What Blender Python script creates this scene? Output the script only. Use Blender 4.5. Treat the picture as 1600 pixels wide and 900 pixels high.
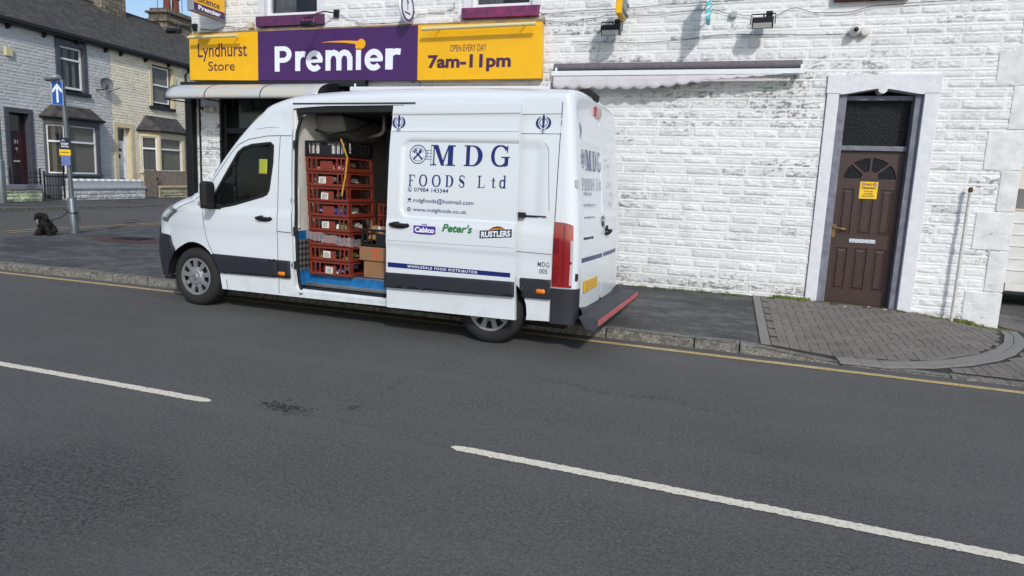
import bpy, bmesh, math, random
import numpy as np
from mathutils import Vector, Matrix
from mathutils.geometry import delaunay_2d_cdt
R=math.radians; PI=math.pi
for o in list(bpy.data.objects): bpy.data.objects.remove(o)
S=bpy.context.scene; COL=S.collection
random.seed(4); RNG=np.random.default_rng(7)
# ---------------------------------------------------------------- camera, sky, sun, exposure
YAW,PITCH,ROLL,FPX=R(-17.92),R(-8.347),R(2.556),1021.3
def cam_axes():
    cy,sy,cp,sp,cr,sr=math.cos(YAW),math.sin(YAW),math.cos(PITCH),math.sin(PITCH),math.cos(ROLL),math.sin(ROLL)
    f=Vector((sy*cp,cy*cp,sp)); r0=Vector((cy,-sy,0)); u0=r0.cross(f)
    return cr*r0+sr*u0, -sr*r0+cr*u0, f
r_,u_,f_=cam_axes()
cd=bpy.data.cameras.new('camera'); cam=bpy.data.objects.new('camera',cd); COL.objects.link(cam)
cam.matrix_world=Matrix(((r_.x,u_.x,-f_.x,0),(r_.y,u_.y,-f_.y,0),(r_.z,u_.z,-f_.z,1.5),(0,0,0,1)))
cd.sensor_width=36; cd.lens=FPX/1600*36; cd.clip_end=2000; cd.clip_start=.05
S.camera=cam
SUN_DIR=Vector((.62,-1.0,.78)).normalized()      # towards the sun
elev=math.asin(SUN_DIR.z); azim=math.atan2(SUN_DIR.x,SUN_DIR.y)
w=bpy.data.worlds.new('World'); S.world=w; w.use_nodes=True
nt=w.node_tree; bg=nt.nodes['Background']; sk=nt.nodes.new('ShaderNodeTexSky')
sk.sky_type='NISHITA'; sk.sun_disc=False; sk.sun_elevation=elev; sk.sun_rotation=azim; sk.air_density=1.0; sk.dust_density=1.2; sk.ozone_density=1.5
tcw=nt.nodes.new('ShaderNodeTexCoord'); cn=nt.nodes.new('ShaderNodeTexNoise'); cn.inputs['Scale'].default_value=3.2; cn.inputs['Detail'].default_value=9; cn.inputs['Roughness'].default_value=.6
nt.links.new(tcw.outputs['Generated'],cn.inputs['Vector']); cr_=nt.nodes.new('ShaderNodeValToRGB'); cr_.color_ramp.elements[0].position=.50; cr_.color_ramp.elements[1].position=.72
nt.links.new(cn.outputs[0],cr_.inputs[0]); mx=nt.nodes.new('ShaderNodeMix'); mx.data_type='RGBA'; nt.links.new(cr_.outputs[0],mx.inputs[0]); nt.links.new(sk.outputs[0],mx.inputs[6]); mx.inputs[7].default_value=(6.6,6.8,7.1,1)
nt.links.new(mx.outputs[2],bg.inputs[0]); bg.inputs[1].default_value=.15
sd=bpy.data.lights.new('sun','SUN'); sd.energy=2.3; sd.angle=R(3.0); sd.color=(1,.975,.94)
so=bpy.data.objects.new('sun',sd); COL.objects.link(so); so.rotation_euler=SUN_DIR.to_track_quat('Z','Y').to_euler()
S.view_settings.view_transform='Standard'; S.view_settings.look='None'; S.view_settings.exposure=0.0; S.view_settings.gamma=1
S.render.engine='CYCLES'
# ---------------------------------------------------------------- materials
MATS={}
def srgb(h):
    c=[int(h[i:i+2],16)/255 for i in (0,2,4)]
    return tuple(((x+.055)/1.055)**2.4 if x>.04 else x/12.92 for x in c)
def mat(name,col,rough=.6,metal=0,var=0,vscale=3,bump=0,bscale=60,coat=0,alpha=None,col2=None,spec=.5,emit=0):
    if name in MATS: return MATS[name]
    m=bpy.data.materials.new(name); MATS[name]=m; m.use_nodes=True; n=m.node_tree; b=n.nodes['Principled BSDF']
    if isinstance(col,str): col=srgb(col)
    b.inputs['Base Color'].default_value=(*col,1); b.inputs['Roughness'].default_value=rough; b.inputs['Metallic'].default_value=metal
    b.inputs['Coat Weight'].default_value=coat; b.inputs['Specular IOR Level'].default_value=spec
    if alpha is not None: b.inputs['Alpha'].default_value=alpha
    if emit: b.inputs['Emission Color'].default_value=(*col,1); b.inputs['Emission Strength'].default_value=emit
    tc=n.nodes.new('ShaderNodeTexCoord')
    if var or col2:
        if col2 is None: col2=tuple(max(0,c*(1-var)) for c in col)
        elif isinstance(col2,str): col2=srgb(col2)
        nz=n.nodes.new('ShaderNodeTexNoise'); nz.inputs['Scale'].default_value=vscale; nz.inputs['Detail'].default_value=8; nz.inputs['Roughness'].default_value=.65
        cr=n.nodes.new('ShaderNodeValToRGB'); cr.color_ramp.elements[0].position=.35; cr.color_ramp.elements[1].position=.66
        cr.color_ramp.elements[0].color=(*col2,1); cr.color_ramp.elements[1].color=(*col,1)
        n.links.new(tc.outputs['Object'],nz.inputs['Vector']); n.links.new(nz.outputs[0],cr.inputs[0]); n.links.new(cr.outputs[0],b.inputs['Base Color'])
    if bump:
        nb=n.nodes.new('ShaderNodeTexNoise'); nb.inputs['Scale'].default_value=bscale; nb.inputs['Detail'].default_value=6
        bp=n.nodes.new('ShaderNodeBump'); bp.inputs['Strength'].default_value=bump; bp.inputs['Distance'].default_value=.01
        n.links.new(tc.outputs['Object'],nb.inputs['Vector']); n.links.new(nb.outputs[0],bp.inputs['Height']); n.links.new(bp.outputs[0],b.inputs['Normal'])
    return m
class G:
    """tiny node-graph helper"""
    def __init__(s,name):
        s.m=bpy.data.materials.new(name); s.m.use_nodes=True; s.n=s.m.node_tree; s.b=s.n.nodes['Principled BSDF']; s.tc=s.n.nodes.new('ShaderNodeTexCoord')
        MATS[name]=s.m
    def noise(s,scale,detail=6,rough=.6,vec=None,stretch=None):
        x=s.n.nodes.new('ShaderNodeTexNoise'); x.inputs['Scale'].default_value=scale; x.inputs['Detail'].default_value=detail; x.inputs['Roughness'].default_value=rough
        v=s.tc.outputs['Object']
        if stretch:
            mp=s.n.nodes.new('ShaderNodeMapping'); mp.inputs['Scale'].default_value=stretch; s.n.links.new(v,mp.inputs[0]); v=mp.outputs[0]
        s.n.links.new(v,x.inputs['Vector']); return x.outputs[0]
    def voro(s,scale,feature='F1',out='Distance',rnd=1):
        x=s.n.nodes.new('ShaderNodeTexVoronoi'); x.feature=feature; x.inputs['Scale'].default_value=scale; x.inputs['Randomness'].default_value=rnd
        s.n.links.new(s.tc.outputs['Object'],x.inputs['Vector']); return x.outputs[out]
    def attr(s,name):
        x=s.n.nodes.new('ShaderNodeAttribute'); x.attribute_name=name; return x.outputs['Fac']
    def sep(s,axis):
        x=s.n.nodes.new('ShaderNodeSeparateXYZ'); s.n.links.new(s.tc.outputs['Object'],x.inputs[0]); return x.outputs[axis]
    def ramp(s,v,a,b,ca=(0,0,0),cb=(1,1,1)):
        x=s.n.nodes.new('ShaderNodeValToRGB'); e=x.color_ramp.elements; e[0].position=a; e[1].position=b
        e[0].color=(*ca,1); e[1].color=(*cb,1); s.n.links.new(v,x.inputs[0]); return x.outputs[0]
    def math(s,op,a,b=None,clamp=False):
        x=s.n.nodes.new('ShaderNodeMath'); x.operation=op; x.use_clamp=clamp
        for i,v in enumerate((a,b)):
            if v is None: continue
            if isinstance(v,(int,float)): x.inputs[i].default_value=v
            else: s.n.links.new(v,x.inputs[i])
        return x.outputs[0]
    def mix(s,f,a,b):
        x=s.n.nodes.new('ShaderNodeMix'); x.data_type='RGBA'
        for i,v in ((0,f),(6,a),(7,b)):
            if isinstance(v,(int,float)): x.inputs[i].default_value=v
            elif isinstance(v,tuple): x.inputs[i].default_value=(*v,1)
            else: s.n.links.new(v,x.inputs[i])
        return x.outputs[2]
    def color(s,v): s.n.links.new(v,s.b.inputs['Base Color'])
    def rough(s,v):
        if isinstance(v,(int,float)): s.b.inputs['Roughness'].default_value=v
        else: s.n.links.new(v,s.b.inputs['Roughness'])
    def bump(s,v,st=.5,dist=.01):
        x=s.n.nodes.new('ShaderNodeBump'); x.inputs['Strength'].default_value=st; x.inputs['Distance'].default_value=dist
        s.n.links.new(v,x.inputs['Height']); s.n.links.new(x.outputs[0],s.b.inputs['Normal'])
# ---------------------------------------------------------------- object helpers
def tag(o,label=None,cat=None,group=None,kind=None):
    if label: o['label']=label
    if cat: o['category']=cat
    if group: o['group']=group
    if kind: o['kind']=kind
    return o
def empty(name,label,cat,loc=(0,0,0),rz=0,group=None):
    o=bpy.data.objects.new(name,None); COL.objects.link(o); o.location=loc; o.rotation_euler=(0,0,rz); o.empty_display_size=.1
    return tag(o,label,cat,group)
SHEAR=[0.0]
def mk(name,verts,faces,m,parent=None,smooth=False,bevel=0,loc=None,mats=None,fm=None,autosm=None):
    me=bpy.data.meshes.new(name)
    if SHEAR[0]: verts=[(x,y,z+SHEAR[0]*x) for x,y,z in verts]
    me.from_pydata([tuple(v) for v in verts],[],[tuple(f) for f in faces]); me.validate(); me.update()
    for q in ([m] if mats is None else mats): me.materials.append(q)
    if fm is not None:
        for p,i in zip(me.polygons,fm): p.material_index=i
    if smooth:
        for p in me.polygons: p.use_smooth=True
    o=bpy.data.objects.new(name,me); COL.objects.link(o)
    if parent: o.parent=parent
    if loc: o.location=loc
    if bevel:
        b=o.modifiers.new('b','BEVEL'); b.width=bevel; b.segments=2; b.limit_method='ANGLE'; b.angle_limit=R(40)
        if not smooth:
            for p in me.polygons: p.use_smooth=True
            wn=o.modifiers.new('wn','WEIGHTED_NORMAL'); wn.keep_sharp=True
    if autosm is not None:
        try: me.set_sharp_from_angle(angle=R(autosm))
        except Exception: pass
    return o
class MB:
    def __init__(s): s.v=[]; s.f=[]; s.m=[]; s.cm=0
    def add(s,v,f):
        k=len(s.v); s.v+= [tuple(p) for p in v]; s.f+=[tuple(i+k for i in q) for q in f]; s.m+=[s.cm]*len(f); return s
    def box(s,x0,x1,y0,y1,z0,z1):
        return s.add([(x0,y0,z0),(x1,y0,z0),(x1,y1,z0),(x0,y1,z0),(x0,y0,z1),(x1,y0,z1),(x1,y1,z1),(x0,y1,z1)],
          [(0,3,2,1),(4,5,6,7),(0,1,5,4),(1,2,6,5),(2,3,7,6),(3,0,4,7)])
    def prism(s,pts,y0,y1,ax='y'):
        """polygon in (a,b) extruded along axis"""
        n=len(pts)
        if ax=='y': P=[(a,y0,b) for a,b in pts]+[(a,y1,b) for a,b in pts]
        elif ax=='x': P=[(y0,a,b) for a,b in pts]+[(y1,a,b) for a,b in pts]
        else: P=[(a,b,y0) for a,b in pts]+[(a,b,y1) for a,b in pts]
        return s.add(P,[tuple(range(n)),tuple(range(2*n-1,n-1,-1))]+[((i+1)%n,i,n+i,n+(i+1)%n) for i in range(n)])
    def tube(s,pts,r,n=8,cap=True):
        pts=[Vector(p) for p in pts]; rs=r if isinstance(r,(list,tuple)) else [r]*len(pts)
        rings=[]; up=None
        for i,p in enumerate(pts):
            d=(pts[min(i+1,len(pts)-1)]-pts[max(i-1,0)]).normalized()
            if up is None: up=Vector((0,0,1)) if abs(d.z)<.9 else Vector((1,0,0))
            a=d.cross(up).normalized(); b=a.cross(d).normalized(); up=b
            rings.append([p+rs[i]*(math.cos(2*PI*k/n)*a+math.sin(2*PI*k/n)*b) for k in range(n)])
        v=[q for g in rings for q in g]; f=[]
        for i in range(len(pts)-1):
            for k in range(n): f.append((i*n+k,i*n+(k+1)%n,(i+1)*n+(k+1)%n,(i+1)*n+k))
        if cap: f.append(tuple(range(n-1,-1,-1))); f.append(tuple((len(pts)-1)*n+k for k in range(n)))
        return s.add(v,f)
    def lathe(s,prof,c,axis='y',n=32,cap=False,a0=0,a1=2*PI):
        """prof list of (r,h) ; axis through c"""
        full=abs(a1-a0-2*PI)<1e-6; N=n if full else n+1; v=[]
        for r,h in prof:
            for k in range(N):
                a=a0+(a1-a0)*k/n; x,y=r*math.cos(a),r*math.sin(a)
                v.append({'y':(c[0]+x,c[1]+h,c[2]+y),'z':(c[0]+x,c[1]+y,c[2]+h),'x':(c[0]+h,c[1]+x,c[2]+y)}[axis])
        f=[]
        for i in range(len(prof)-1):
            for k in range(n):
                k2=(k+1)%N; f.append((i*N+k,i*N+k2,(i+1)*N+k2,(i+1)*N+k))
        if cap: f.append(tuple(range(N))); f.append(tuple((len(prof)-1)*N+k for k in range(N-1,-1,-1)))
        return s.add(v,f)
    def xf(s,fn): s.v=[tuple(fn(*p)) for p in s.v]; return s
    def out(s,name,m,parent=None,**k): return mk(name,s.v,s.f,m,parent,fm=s.m if 'mats' in k else None,**k)
def bx(name,x0,x1,y0,y1,z0,z1,m,parent=None,**k): return MB().box(x0,x1,y0,y1,z0,z1).out(name,m,parent,**k)
def inside(p,poly):
    x,y=p; c=False; j=len(poly)-1
    for i in range(len(poly)):
        xi,yi=poly[i]; xj,yj=poly[j]
        if (yi>y)!=(yj>y) and x<(xj-xi)*(y-yi)/(yj-yi)+xi: c=not c
        j=i
    return c
def densify(poly,d):
    o=[]
    for i in range(len(poly)):
        a=poly[i]; b=poly[(i+1)%len(poly)]; L=math.dist(a,b); k=max(1,int(L/d))
        for j in range(k): o.append((a[0]+(b[0]-a[0])*j/k,a[1]+(b[1]-a[1])*j/k))
    return o
def sheet(outer,holes,d,fn,seed=0):
    """triangulated flat region mapped through fn(a,b)->xyz; returns verts, faces"""
    outer=densify(outer,d); holes=[densify(h,d) for h in holes]
    P=[Vector(p) for p in outer]; n0=len(P); E=[(i,(i+1)%n0) for i in range(n0)]
    for h in holes:
        k=len(P); P+=[Vector(p) for p in h]; E+=[(k+i,k+(i+1)%len(h)) for i in range(len(h))]
    xs=[p[0] for p in outer]; ys=[p[1] for p in outer]
    B=np.array([(p.x,p.y) for p in P])
    y=min(ys)+d*.5; r=0
    while y<max(ys):
        x=min(xs)+d*(.5 if r%2 else .25)
        while x<max(xs):
            if inside((x,y),outer) and not any(inside((x,y),h) for h in holes):
                if ((B-(x,y))**2).sum(1).min()>(d*.45)**2: P.append(Vector((x,y)))
            x+=d
        y+=d*.87; r+=1
    v,e,f,_,_,_=delaunay_2d_cdt(P,E,[],0,1e-6)
    F=[]
    for t in f:
        c=(sum(v[i].x for i in t)/len(t),sum(v[i].y for i in t)/len(t))
        if inside(c,outer) and not any(inside(c,h) for h in holes): F.append(t)
    return [fn(p.x,p.y) for p in v],F
def strip(pts,wd,fn,close=False,taper=None):
    """thin ribbon along 2D polyline mapped through fn"""
    n=len(pts); V=[]; F=[]
    for i in range(n):
        a=pts[(i-1)%n] if (close or i>0) else pts[i]; b=pts[(i+1)%n] if (close or i<n-1) else pts[i]
        dx,dy=b[0]-a[0],b[1]-a[1]; L=math.hypot(dx,dy) or 1; nx,ny=-dy/L,dx/L
        w_=(taper[i] if taper else wd)/2
        V+= [(pts[i][0]+nx*w_,pts[i][1]+ny*w_),(pts[i][0]-nx*w_,pts[i][1]-ny*w_)]
    for i in range(n if close else n-1):
        j=(i+1)%n; F.append((2*i,2*i+1,2*j+1,2*j))
    return [fn(*p) for p in V],F
def rrect(x0,x1,y0,y1,r,n=5):
    o=[]
    for cx,cy,a in ((x1-r,y1-r,0),(x0+r,y1-r,90),(x0+r,y0+r,180),(x1-r,y0+r,270)):
        for k in range(n+1): t=R(a+90*k/n); o.append((cx+r*math.cos(t),cy+r*math.sin(t)))
    return o
def circ(cx,cy,r,n=24,r2=None,a0=0,a1=360):
    k=n if a1-a0>=360 else n+1
    return [(cx+r*math.cos(R(a0+(a1-a0)*i/n)),cy+(r2 or r)*math.sin(R(a0+(a1-a0)*i/n))) for i in range(k)]
def poly_flat(name,polys,fn,m,parent,d=.2):
    V=[];F=[]
    for q in polys:
        v,f=sheet(q,[],d,fn); k=len(V); V+=v; F+=[tuple(i+k for i in t) for t in f]
    return mk(name,V,F,m,parent)
def textverts(s,bold=0,shear=0,spacing=1):
    c=bpy.data.curves.new('t','FONT'); c.body=s; c.size=1; c.offset=bold; c.shear=shear; c.space_character=spacing; c.resolution_u=4; c.align_x='LEFT'
    o=bpy.data.objects.new('t',c); COL.objects.link(o)
    dg=bpy.context.evaluated_depsgraph_get(); dg.update(); e=o.evaluated_get(dg); me=e.to_mesh()
    v=[(p.co.x,p.co.y) for p in me.vertices]; f=[tuple(p.vertices) for p in me.polygons]
    e.to_mesh_clear(); bpy.data.objects.remove(o); bpy.data.curves.remove(c)
    return v,f
def text(s,box,fn,m,parent,name='lettering',bold=0,shear=0,spacing=1,keep=False):
    """text fitted to box (a0,a1,b0,b1) then mapped through fn(a,b); box may be a function of normalised x,y"""
    v,f=textverts(s,bold,shear,spacing)
    xs=[p[0] for p in v]; ys=[p[1] for p in v]; X0,X1,Y0,Y1=min(xs),max(xs),min(ys),max(ys)
    a0,a1,b0,b1=box
    V=[fn(a0+(x-X0)/(X1-X0)*(a1-a0),b0+(y-Y0)/(Y1-Y0)*(b1-b0)) for x,y in v]
    return mk(name,V,f,m,parent)
# numpy noise
def vnoise(nz,nx,cz,cx,rng,oct=4,pers=.55):
    out=np.zeros((nz,nx)); amp=1; tot=0
    for o in range(oct):
        gz,gx=max(2,int(nz/cz)+2),max(2,int(nx/cx)+2)
        g=rng.random((gz,gx)); z=np.arange(nz)/nz*(gz-1); x=np.arange(nx)/nx*(gx-1)
        zi=np.minimum(z.astype(int),gz-2); xi=np.minimum(x.astype(int),gx-2); fz=(z-zi)[:,None]; fx=(x-xi)[None]
        fz=fz*fz*(3-2*fz); fx=fx*fx*(3-2*fx)
        a=g[zi][:,xi]; b=g[zi][:,xi+1]; c=g[zi+1][:,xi]; d=g[zi+1][:,xi+1]
        out+=amp*((a*(1-fx)+b*fx)*(1-fz)+(c*(1-fx)+d*fx)*fz); tot+=amp; amp*=pers; cz=max(1,cz/2); cx=max(1,cx/2)
    return out/tot
def stone_wall(name,x0,x1,z0,z1,dx,dz,y,m,parent,holes=(),course=(.10,.135),length=(.22,.55),relief=.022,seed=1,base=None,flat=(),grimefn=None,amp=(.45,1.35),rough=1.0):
    """rock-faced coursed stone as a real relief facing -Y; attributes: grime, tint, joint"""
    rng=np.random.default_rng(seed); nx=int((x1-x0)/dx)+1; nz=int((z1-z0)/dz)+1
    X=np.linspace(x0,x1,nx); Z=np.linspace(z0,z1,nz)
    D=np.zeros((nz,nx)); T=np.zeros((nz,nx)); AMP=np.ones((nz,nx))
    z=z0-rng.random()*.05
    while z<z1:
        h=rng.uniform(*course); zi=np.where((Z>=z)&(Z<z+h))[0]
        if len(zi):
            x=x0-rng.random()*.3
            while x<x1:
                L=rng.uniform(*length); xi=np.where((X>=x)&(X<x+L))[0]
                if len(xi):
                    dzz=np.minimum(Z[zi]-z,z+h-Z[zi])[:,None]; dxx=np.minimum(X[xi]-x,x+L-X[xi])[None]
                    sl=(zi[0],zi[-1]+1,xi[0],xi[-1]+1)
                    D[sl[0]:sl[1],sl[2]:sl[3]]=np.minimum(dzz,dxx)
                    T[sl[0]:sl[1],sl[2]:sl[3]]=rng.random(); AMP[sl[0]:sl[1],sl[2]:sl[3]]=rng.uniform(*amp)
                x+=L
        z+=h
    joint=np.clip(1-(D-.007)/.008,0,1)
    e=np.clip((D-.014)/.024,0,1); e=e*e*(3-2*e)
    n1=vnoise(nz,nx,.055/dz,.075/dx,rng,4,.62); n2=vnoise(nz,nx,.02/dz,.05/dx,rng,3,.6)
    ridge=1-np.abs(2*n1-1)
    H=e*AMP*relief*(.38+rough*(.7*(ridge-.4)+.5*(n2-.5))) - .005*(1-joint)+.006*joint
    big=vnoise(nz,nx,.8/dz,1.6/dx,rng,3,.6)
    H+= (big-.5)*.012
    gz=np.gradient(H,axis=0)
    crev=np.clip((-(gz/dz))*1.2,0,1)     # undersides of ledges and deep chips hold dirt
    patch=vnoise(nz,nx,.35/dz,.9/dx,rng,4,.6)
    chips=np.clip((vnoise(nz,nx,.018/dz,.05/dx,rng,4,.7)-.53)*9,0,1)*(1-joint)
    hot=(T>.90)*.5
    low=np.clip((.6-(Z-z0-.15))/.6,0,1)[:,None]*np.ones((1,nx))
    g=np.clip((patch+.26*low+hot*.34-.475)*4.0,0,1)*chips
    if grimefn is not None: g=np.clip(g+grimefn(X[None,:],Z[:,None])*np.clip(chips*1.3+.25,0,1),0,1)
    verts=np.zeros((nz,nx,3)); verts[...,0]=X[None]; verts[...,1]=y-H; verts[...,2]=Z[:,None]
    if base is not None:
        bz=np.array([base(a) for a in X]); verts[...,2]=np.maximum(verts[...,2],bz[None]-.02)
    if SHEAR[0]: verts[...,2]+=SHEAR[0]*verts[...,0]
    idx=np.arange(nz*nx).reshape(nz,nx)
    q=np.stack([idx[:-1,:-1],idx[:-1,1:],idx[1:,1:],idx[1:,:-1]],-1)
    cx=(X[:-1]+X[1:])/2; cz=(Z[:-1]+Z[1:])/2; keep=np.ones((nz-1,nx-1),bool)
    for (a,b,c,d) in holes: keep&=~((cx[None]>a)&(cx[None]<b)&(cz[:,None]>c)&(cz[:,None]<d))
    F=q[keep].reshape(-1,4)
    me=bpy.data.meshes.new(name); me.vertices.add(nz*nx); me.vertices.foreach_set('co',verts.reshape(-1))
    me.loops.add(F.size); me.loops.foreach_set('vertex_index',F.reshape(-1).astype(np.int32))
    me.polygons.add(len(F)); me.polygons.foreach_set('loop_start',np.arange(0,F.size,4,dtype=np.int32))
    me.update(calc_edges=True); me.validate()
    for nm,arr in (('grime',g),('tint',T),('joint',joint)):
        a=me.attributes.new(nm,'FLOAT','POINT'); a.data.foreach_set('value',arr.reshape(-1).astype(np.float32))
    me.polygons.foreach_set('use_smooth',np.ones(len(F),bool)); me.materials.append(m)
    o=bpy.data.objects.new(name,me); COL.objects.link(o); o.parent=parent
    return o
def stone_mat(name,paint,paint2,dirt,dirt2,gs=1.0):
    g=G(name); gr=g.attr('grime'); ti=g.attr('tint'); n=g.noise(9,8,.7); f=g.noise(90,4,.6)
    base=g.mix(g.math('MULTIPLY',g.ramp(g.math('ADD',g.math('MULTIPLY',ti,.45),g.math('MULTIPLY',n,.8)),.30,.80),g.math('SUBTRACT',1,g.attr('joint'))),paint,paint2)
    dc=g.mix(g.noise(2.2,5,.6),dirt,dirt2)
    wear=g.math('MULTIPLY',gr,gs,True)
    flecks=g.ramp(g.math('MULTIPLY',g.noise(26,8,.75,stretch=(1,1,2.2)),g.noise(3.0,4,.5)),.31,.40)
    c=g.mix(wear,base,dc); g.color(g.mix(g.math('MULTIPLY',flecks,.28*gs),c,dc)); g.rough(.62)
    g.bump(g.math('ADD',g.noise(38,7,.7),g.math('MULTIPLY',f,.5)),.8,.009); return g.m
# ================================================================ SETTING
def D(x,z,Y,Y0=9.8): return (x*Y/Y0,Y,1.5+(z-1.5)*Y/Y0)
def kerb_y(x): 
    x=max(-11,min(9,x)); return 6.82-.03*x-.0018*x*x
def centre_y(x):
    x=max(-9,min(7,x)); return 3.33-.05*x-.0045*x*x
def lerp(a,b,t): t=max(0,min(1,t)); return a+(b-a)*t
def pw(x,T):
    if x<=T[0][0]: return T[0][1]
    for (a,b),(c,d) in zip(T,T[1:]):
        if x<=c: return b+(d-b)*(x-a)/(c-a)
    return T[-1][1]
def hk(x): return pw(x,[(.25,.10),(.7,.055),(1.15,.014),(9,.012)])
def hw(x): return pw(x,[(-10,.17),(-6,.2),(1.3,.195),(2.3,.165),(2.84,.09),(3.39,.034),(5,.02)])
def pav_z(x,y):
    k=kerb_y(x); return lerp(hk(x),hw(x),(y-k)/(9.8-k))
# asphalt
g=G('asphalt'); n=g.noise(1.1,5,.6); fine=g.voro(170); f2=g.noise(420,3,.6); n3=g.noise(.35,4,.6)
c=g.mix(g.ramp(fine,.16,.52),(.036,.035,.034),(.172,.168,.160)); c=g.mix(g.ramp(g.noise(52,8,.8),.42,.58),c,(.056,.055,.053))
c=g.mix(g.math('MULTIPLY',g.ramp(n,.35,.7),.42),c,(.130,.127,.120)); c=g.mix(g.math('MULTIPLY',g.ramp(n3,.45,.62),.25),c,(.056,.055,.053))
sp=g.ramp(g.voro(95),.045,.075,(1,1,1),(0,0,0)); sel=g.ramp(g.noise(23,2),.56,.62); c=g.mix(g.math('MULTIPLY',sp,sel),c,(.36,.35,.33)); sp2=g.ramp(g.voro(14),.02,.035,(1,1,1),(0,0,0)); c=g.mix(g.math('MULTIPLY',sp2,g.ramp(g.noise(5,2),.50,.56)),c,(.34,.33,.31)); trk=g.ramp(g.noise(.9,5,.6,stretch=(.18,2.2,1)),.45,.7); c=g.mix(g.math('MULTIPLY',trk,.30),c,(.150,.146,.138)); crk=g.n.nodes.new('ShaderNodeTexVoronoi'); crk.feature='DISTANCE_TO_EDGE'; crk.inputs['Scale'].default_value=.8; g.n.links.new(g.n.nodes.new('ShaderNodeTexCoord').outputs['Object'],crk.inputs['Vector'])
tar=g.n.nodes.new('ShaderNodeMapping'); tar.inputs['Location'].default_value=(1.62,-1.50,0); tar.inputs['Scale'].default_value=(.52,.75,1); g.n.links.new(g.tc.outputs['Object'],tar.inputs[0])
ln=g.n.nodes.new('ShaderNodeVectorMath'); ln.operation='LENGTH'; g.n.links.new(tar.outputs[0],ln.inputs[0])
near=g.ramp(g.math('ADD',ln.outputs['Value'],g.math('MULTIPLY',g.noise(2.4,6,.7),.9)),.75,1.55,(1,1,1),(0,0,0))
bald=g.ramp(g.noise(44,6,.78),.49,.55); c=g.mix(g.math('MULTIPLY',g.math('MULTIPLY',bald,near),.7),c,(.016,.016,.017))
c=g.mix(g.math('MULTIPLY',g.ramp(g.noise(17,7,.8),.50,.66),.38),c,(.045,.044,.043)); g.color(c); g.rough(g.ramp(n,.3,.8,(.78,)*3,(.9,)*3)); g.bump(g.math('ADD',fine,g.math('MULTIPLY',f2,.6)),.75,.006)
g=G('footway_asphalt'); n=g.noise(2.6,7,.72,stretch=(1,1.8,1)); fine=g.voro(150)
c=g.mix(g.ramp(fine,.1,.7),(.034,.035,.036),(.085,.087,.088)); c=g.mix(g.math('MULTIPLY',g.ramp(n,.46,.60),.75),c,(.155,.153,.146)); c=g.mix(g.math('MULTIPLY',g.ramp(g.noise(.7,5,.6),.5,.6),.6),c,(.030,.031,.032))
sp=g.ramp(g.voro(60),.04,.07,(1,1,1),(0,0,0)); c=g.mix(g.math('MULTIPLY',sp,g.ramp(g.noise(9,2),.55,.61)),c,(.30,.29,.27)); sp3=g.ramp(g.voro(7),.10,.16,(1,1,1),(0,0,0)); c=g.mix(g.math('MULTIPLY',g.math('MULTIPLY',sp3,g.ramp(g.noise(3,2),.5,.55)),.6),c,(.22,.215,.20)); c=g.mix(g.math('MULTIPLY',g.ramp(g.noise(11,8,.8),.5,.62),.5),c,(.030,.030,.030))
g.color(c); g.rough(.88); g.bump(fine,.5,.006)
g=G('kerb_concrete'); n=g.noise(14,8,.75); c=g.mix(g.ramp(n,.38,.62),(.10,.094,.080),(.30,.285,.25)); c=g.mix(g.ramp(g.noise(60,6,.7),.42,.5),(.07,.066,.055),c); g.color(c); g.rough(.85); g.bump(n,.8,.015)
g=G('road_paint_yellow'); n=g.noise(55,8,.8); c=g.mix(g.ramp(n,.42,.53),(.15,.135,.11),(.64,.45,.17)); c=g.mix(g.math('MULTIPLY',g.ramp(g.noise(3,4),.4,.7),.5),c,(.60,.47,.26)); g.color(c); g.rough(.7)
g=G('road_paint_white'); n=g.noise(48,8,.8); c=g.mix(g.ramp(n,.37,.47),(.24,.23,.20),(.80,.74,.60)); c=g.mix(g.math('MULTIPLY',g.ramp(g.noise(6,5),.45,.75),.4),c,(.62,.59,.52)); g.color(c); g.rough(.65); g.bump(g.noise(180,4),.4,.004)
M=MATS
o=mk('road',[(-300,-300,0),(300,-300,0),(300,300,0),(-300,300,0)],[(0,1,2,3)],M['asphalt']); tag(o,kind='structure')
# side street climbing to the terrace
def near_x(y): return pw(y,[(7,-11.4),(7.4,-12.6),(8.4,-13.5),(9.3,-13.95),(10.6,-14.5),(12,-14.75),(14.16,-15.03),(17,-15.4),(26,-16.6),(40,-18.4)])
def far_x(y): return -19.33-(y-12.98)*.238
def sstr(y): t=max(0,min(1,(y-5)/7)); return t*t*(3-2*t)
V=[];F=[];ys=[3+i*.8 for i in range(44)]
for y in ys:
    for j in range(9):
        t=j/8; x=near_x(y)+(far_x(y)-near_x(y))*t; V.append((x,y,.005+.315*sstr(y)*t))
    V.append((far_x(y)-30,y,.005+.315*sstr(y)))
for i in range(len(ys)-1):
    for j in range(9): a=i*10+j; F.append((a,a+1,a+11,a+10))
tag(mk('side_street',V,F,M['asphalt'],smooth=True),kind='structure')
def house_front_x(y): return -23.674-(y-18.2)*.12456
V=[];F=[]; ys=[2+i*.8 for i in range(45)]
for y in ys:
    zk=.005+.315*sstr(y); zw=max(zk+.1,.451+.02*(y-18.2)) if y>10 else zk+.12
    V+=[(far_x(y),y,zk-.1),(far_x(y),y,zk+.09),(far_x(y)-.02,y,zk+.1),(house_front_x(y),y,zw),(house_front_x(y)-9,y,zw+.02)]
for i in range(len(ys)-1):
    for j in range(4): a=i*5+j; F.append((a,a+1,a+6,a+5))
tag(mk('far_pavement',V,F,M['footway_asphalt']),kind='structure')
V=[];F=[]
for y in ys:
    zk=.005+.315*sstr(y); V+=[(far_x(y)+.012,y,zk-.02),(far_x(y)+.012,y,zk+.103),(far_x(y)-.13,y,zk+.106)]
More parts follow.
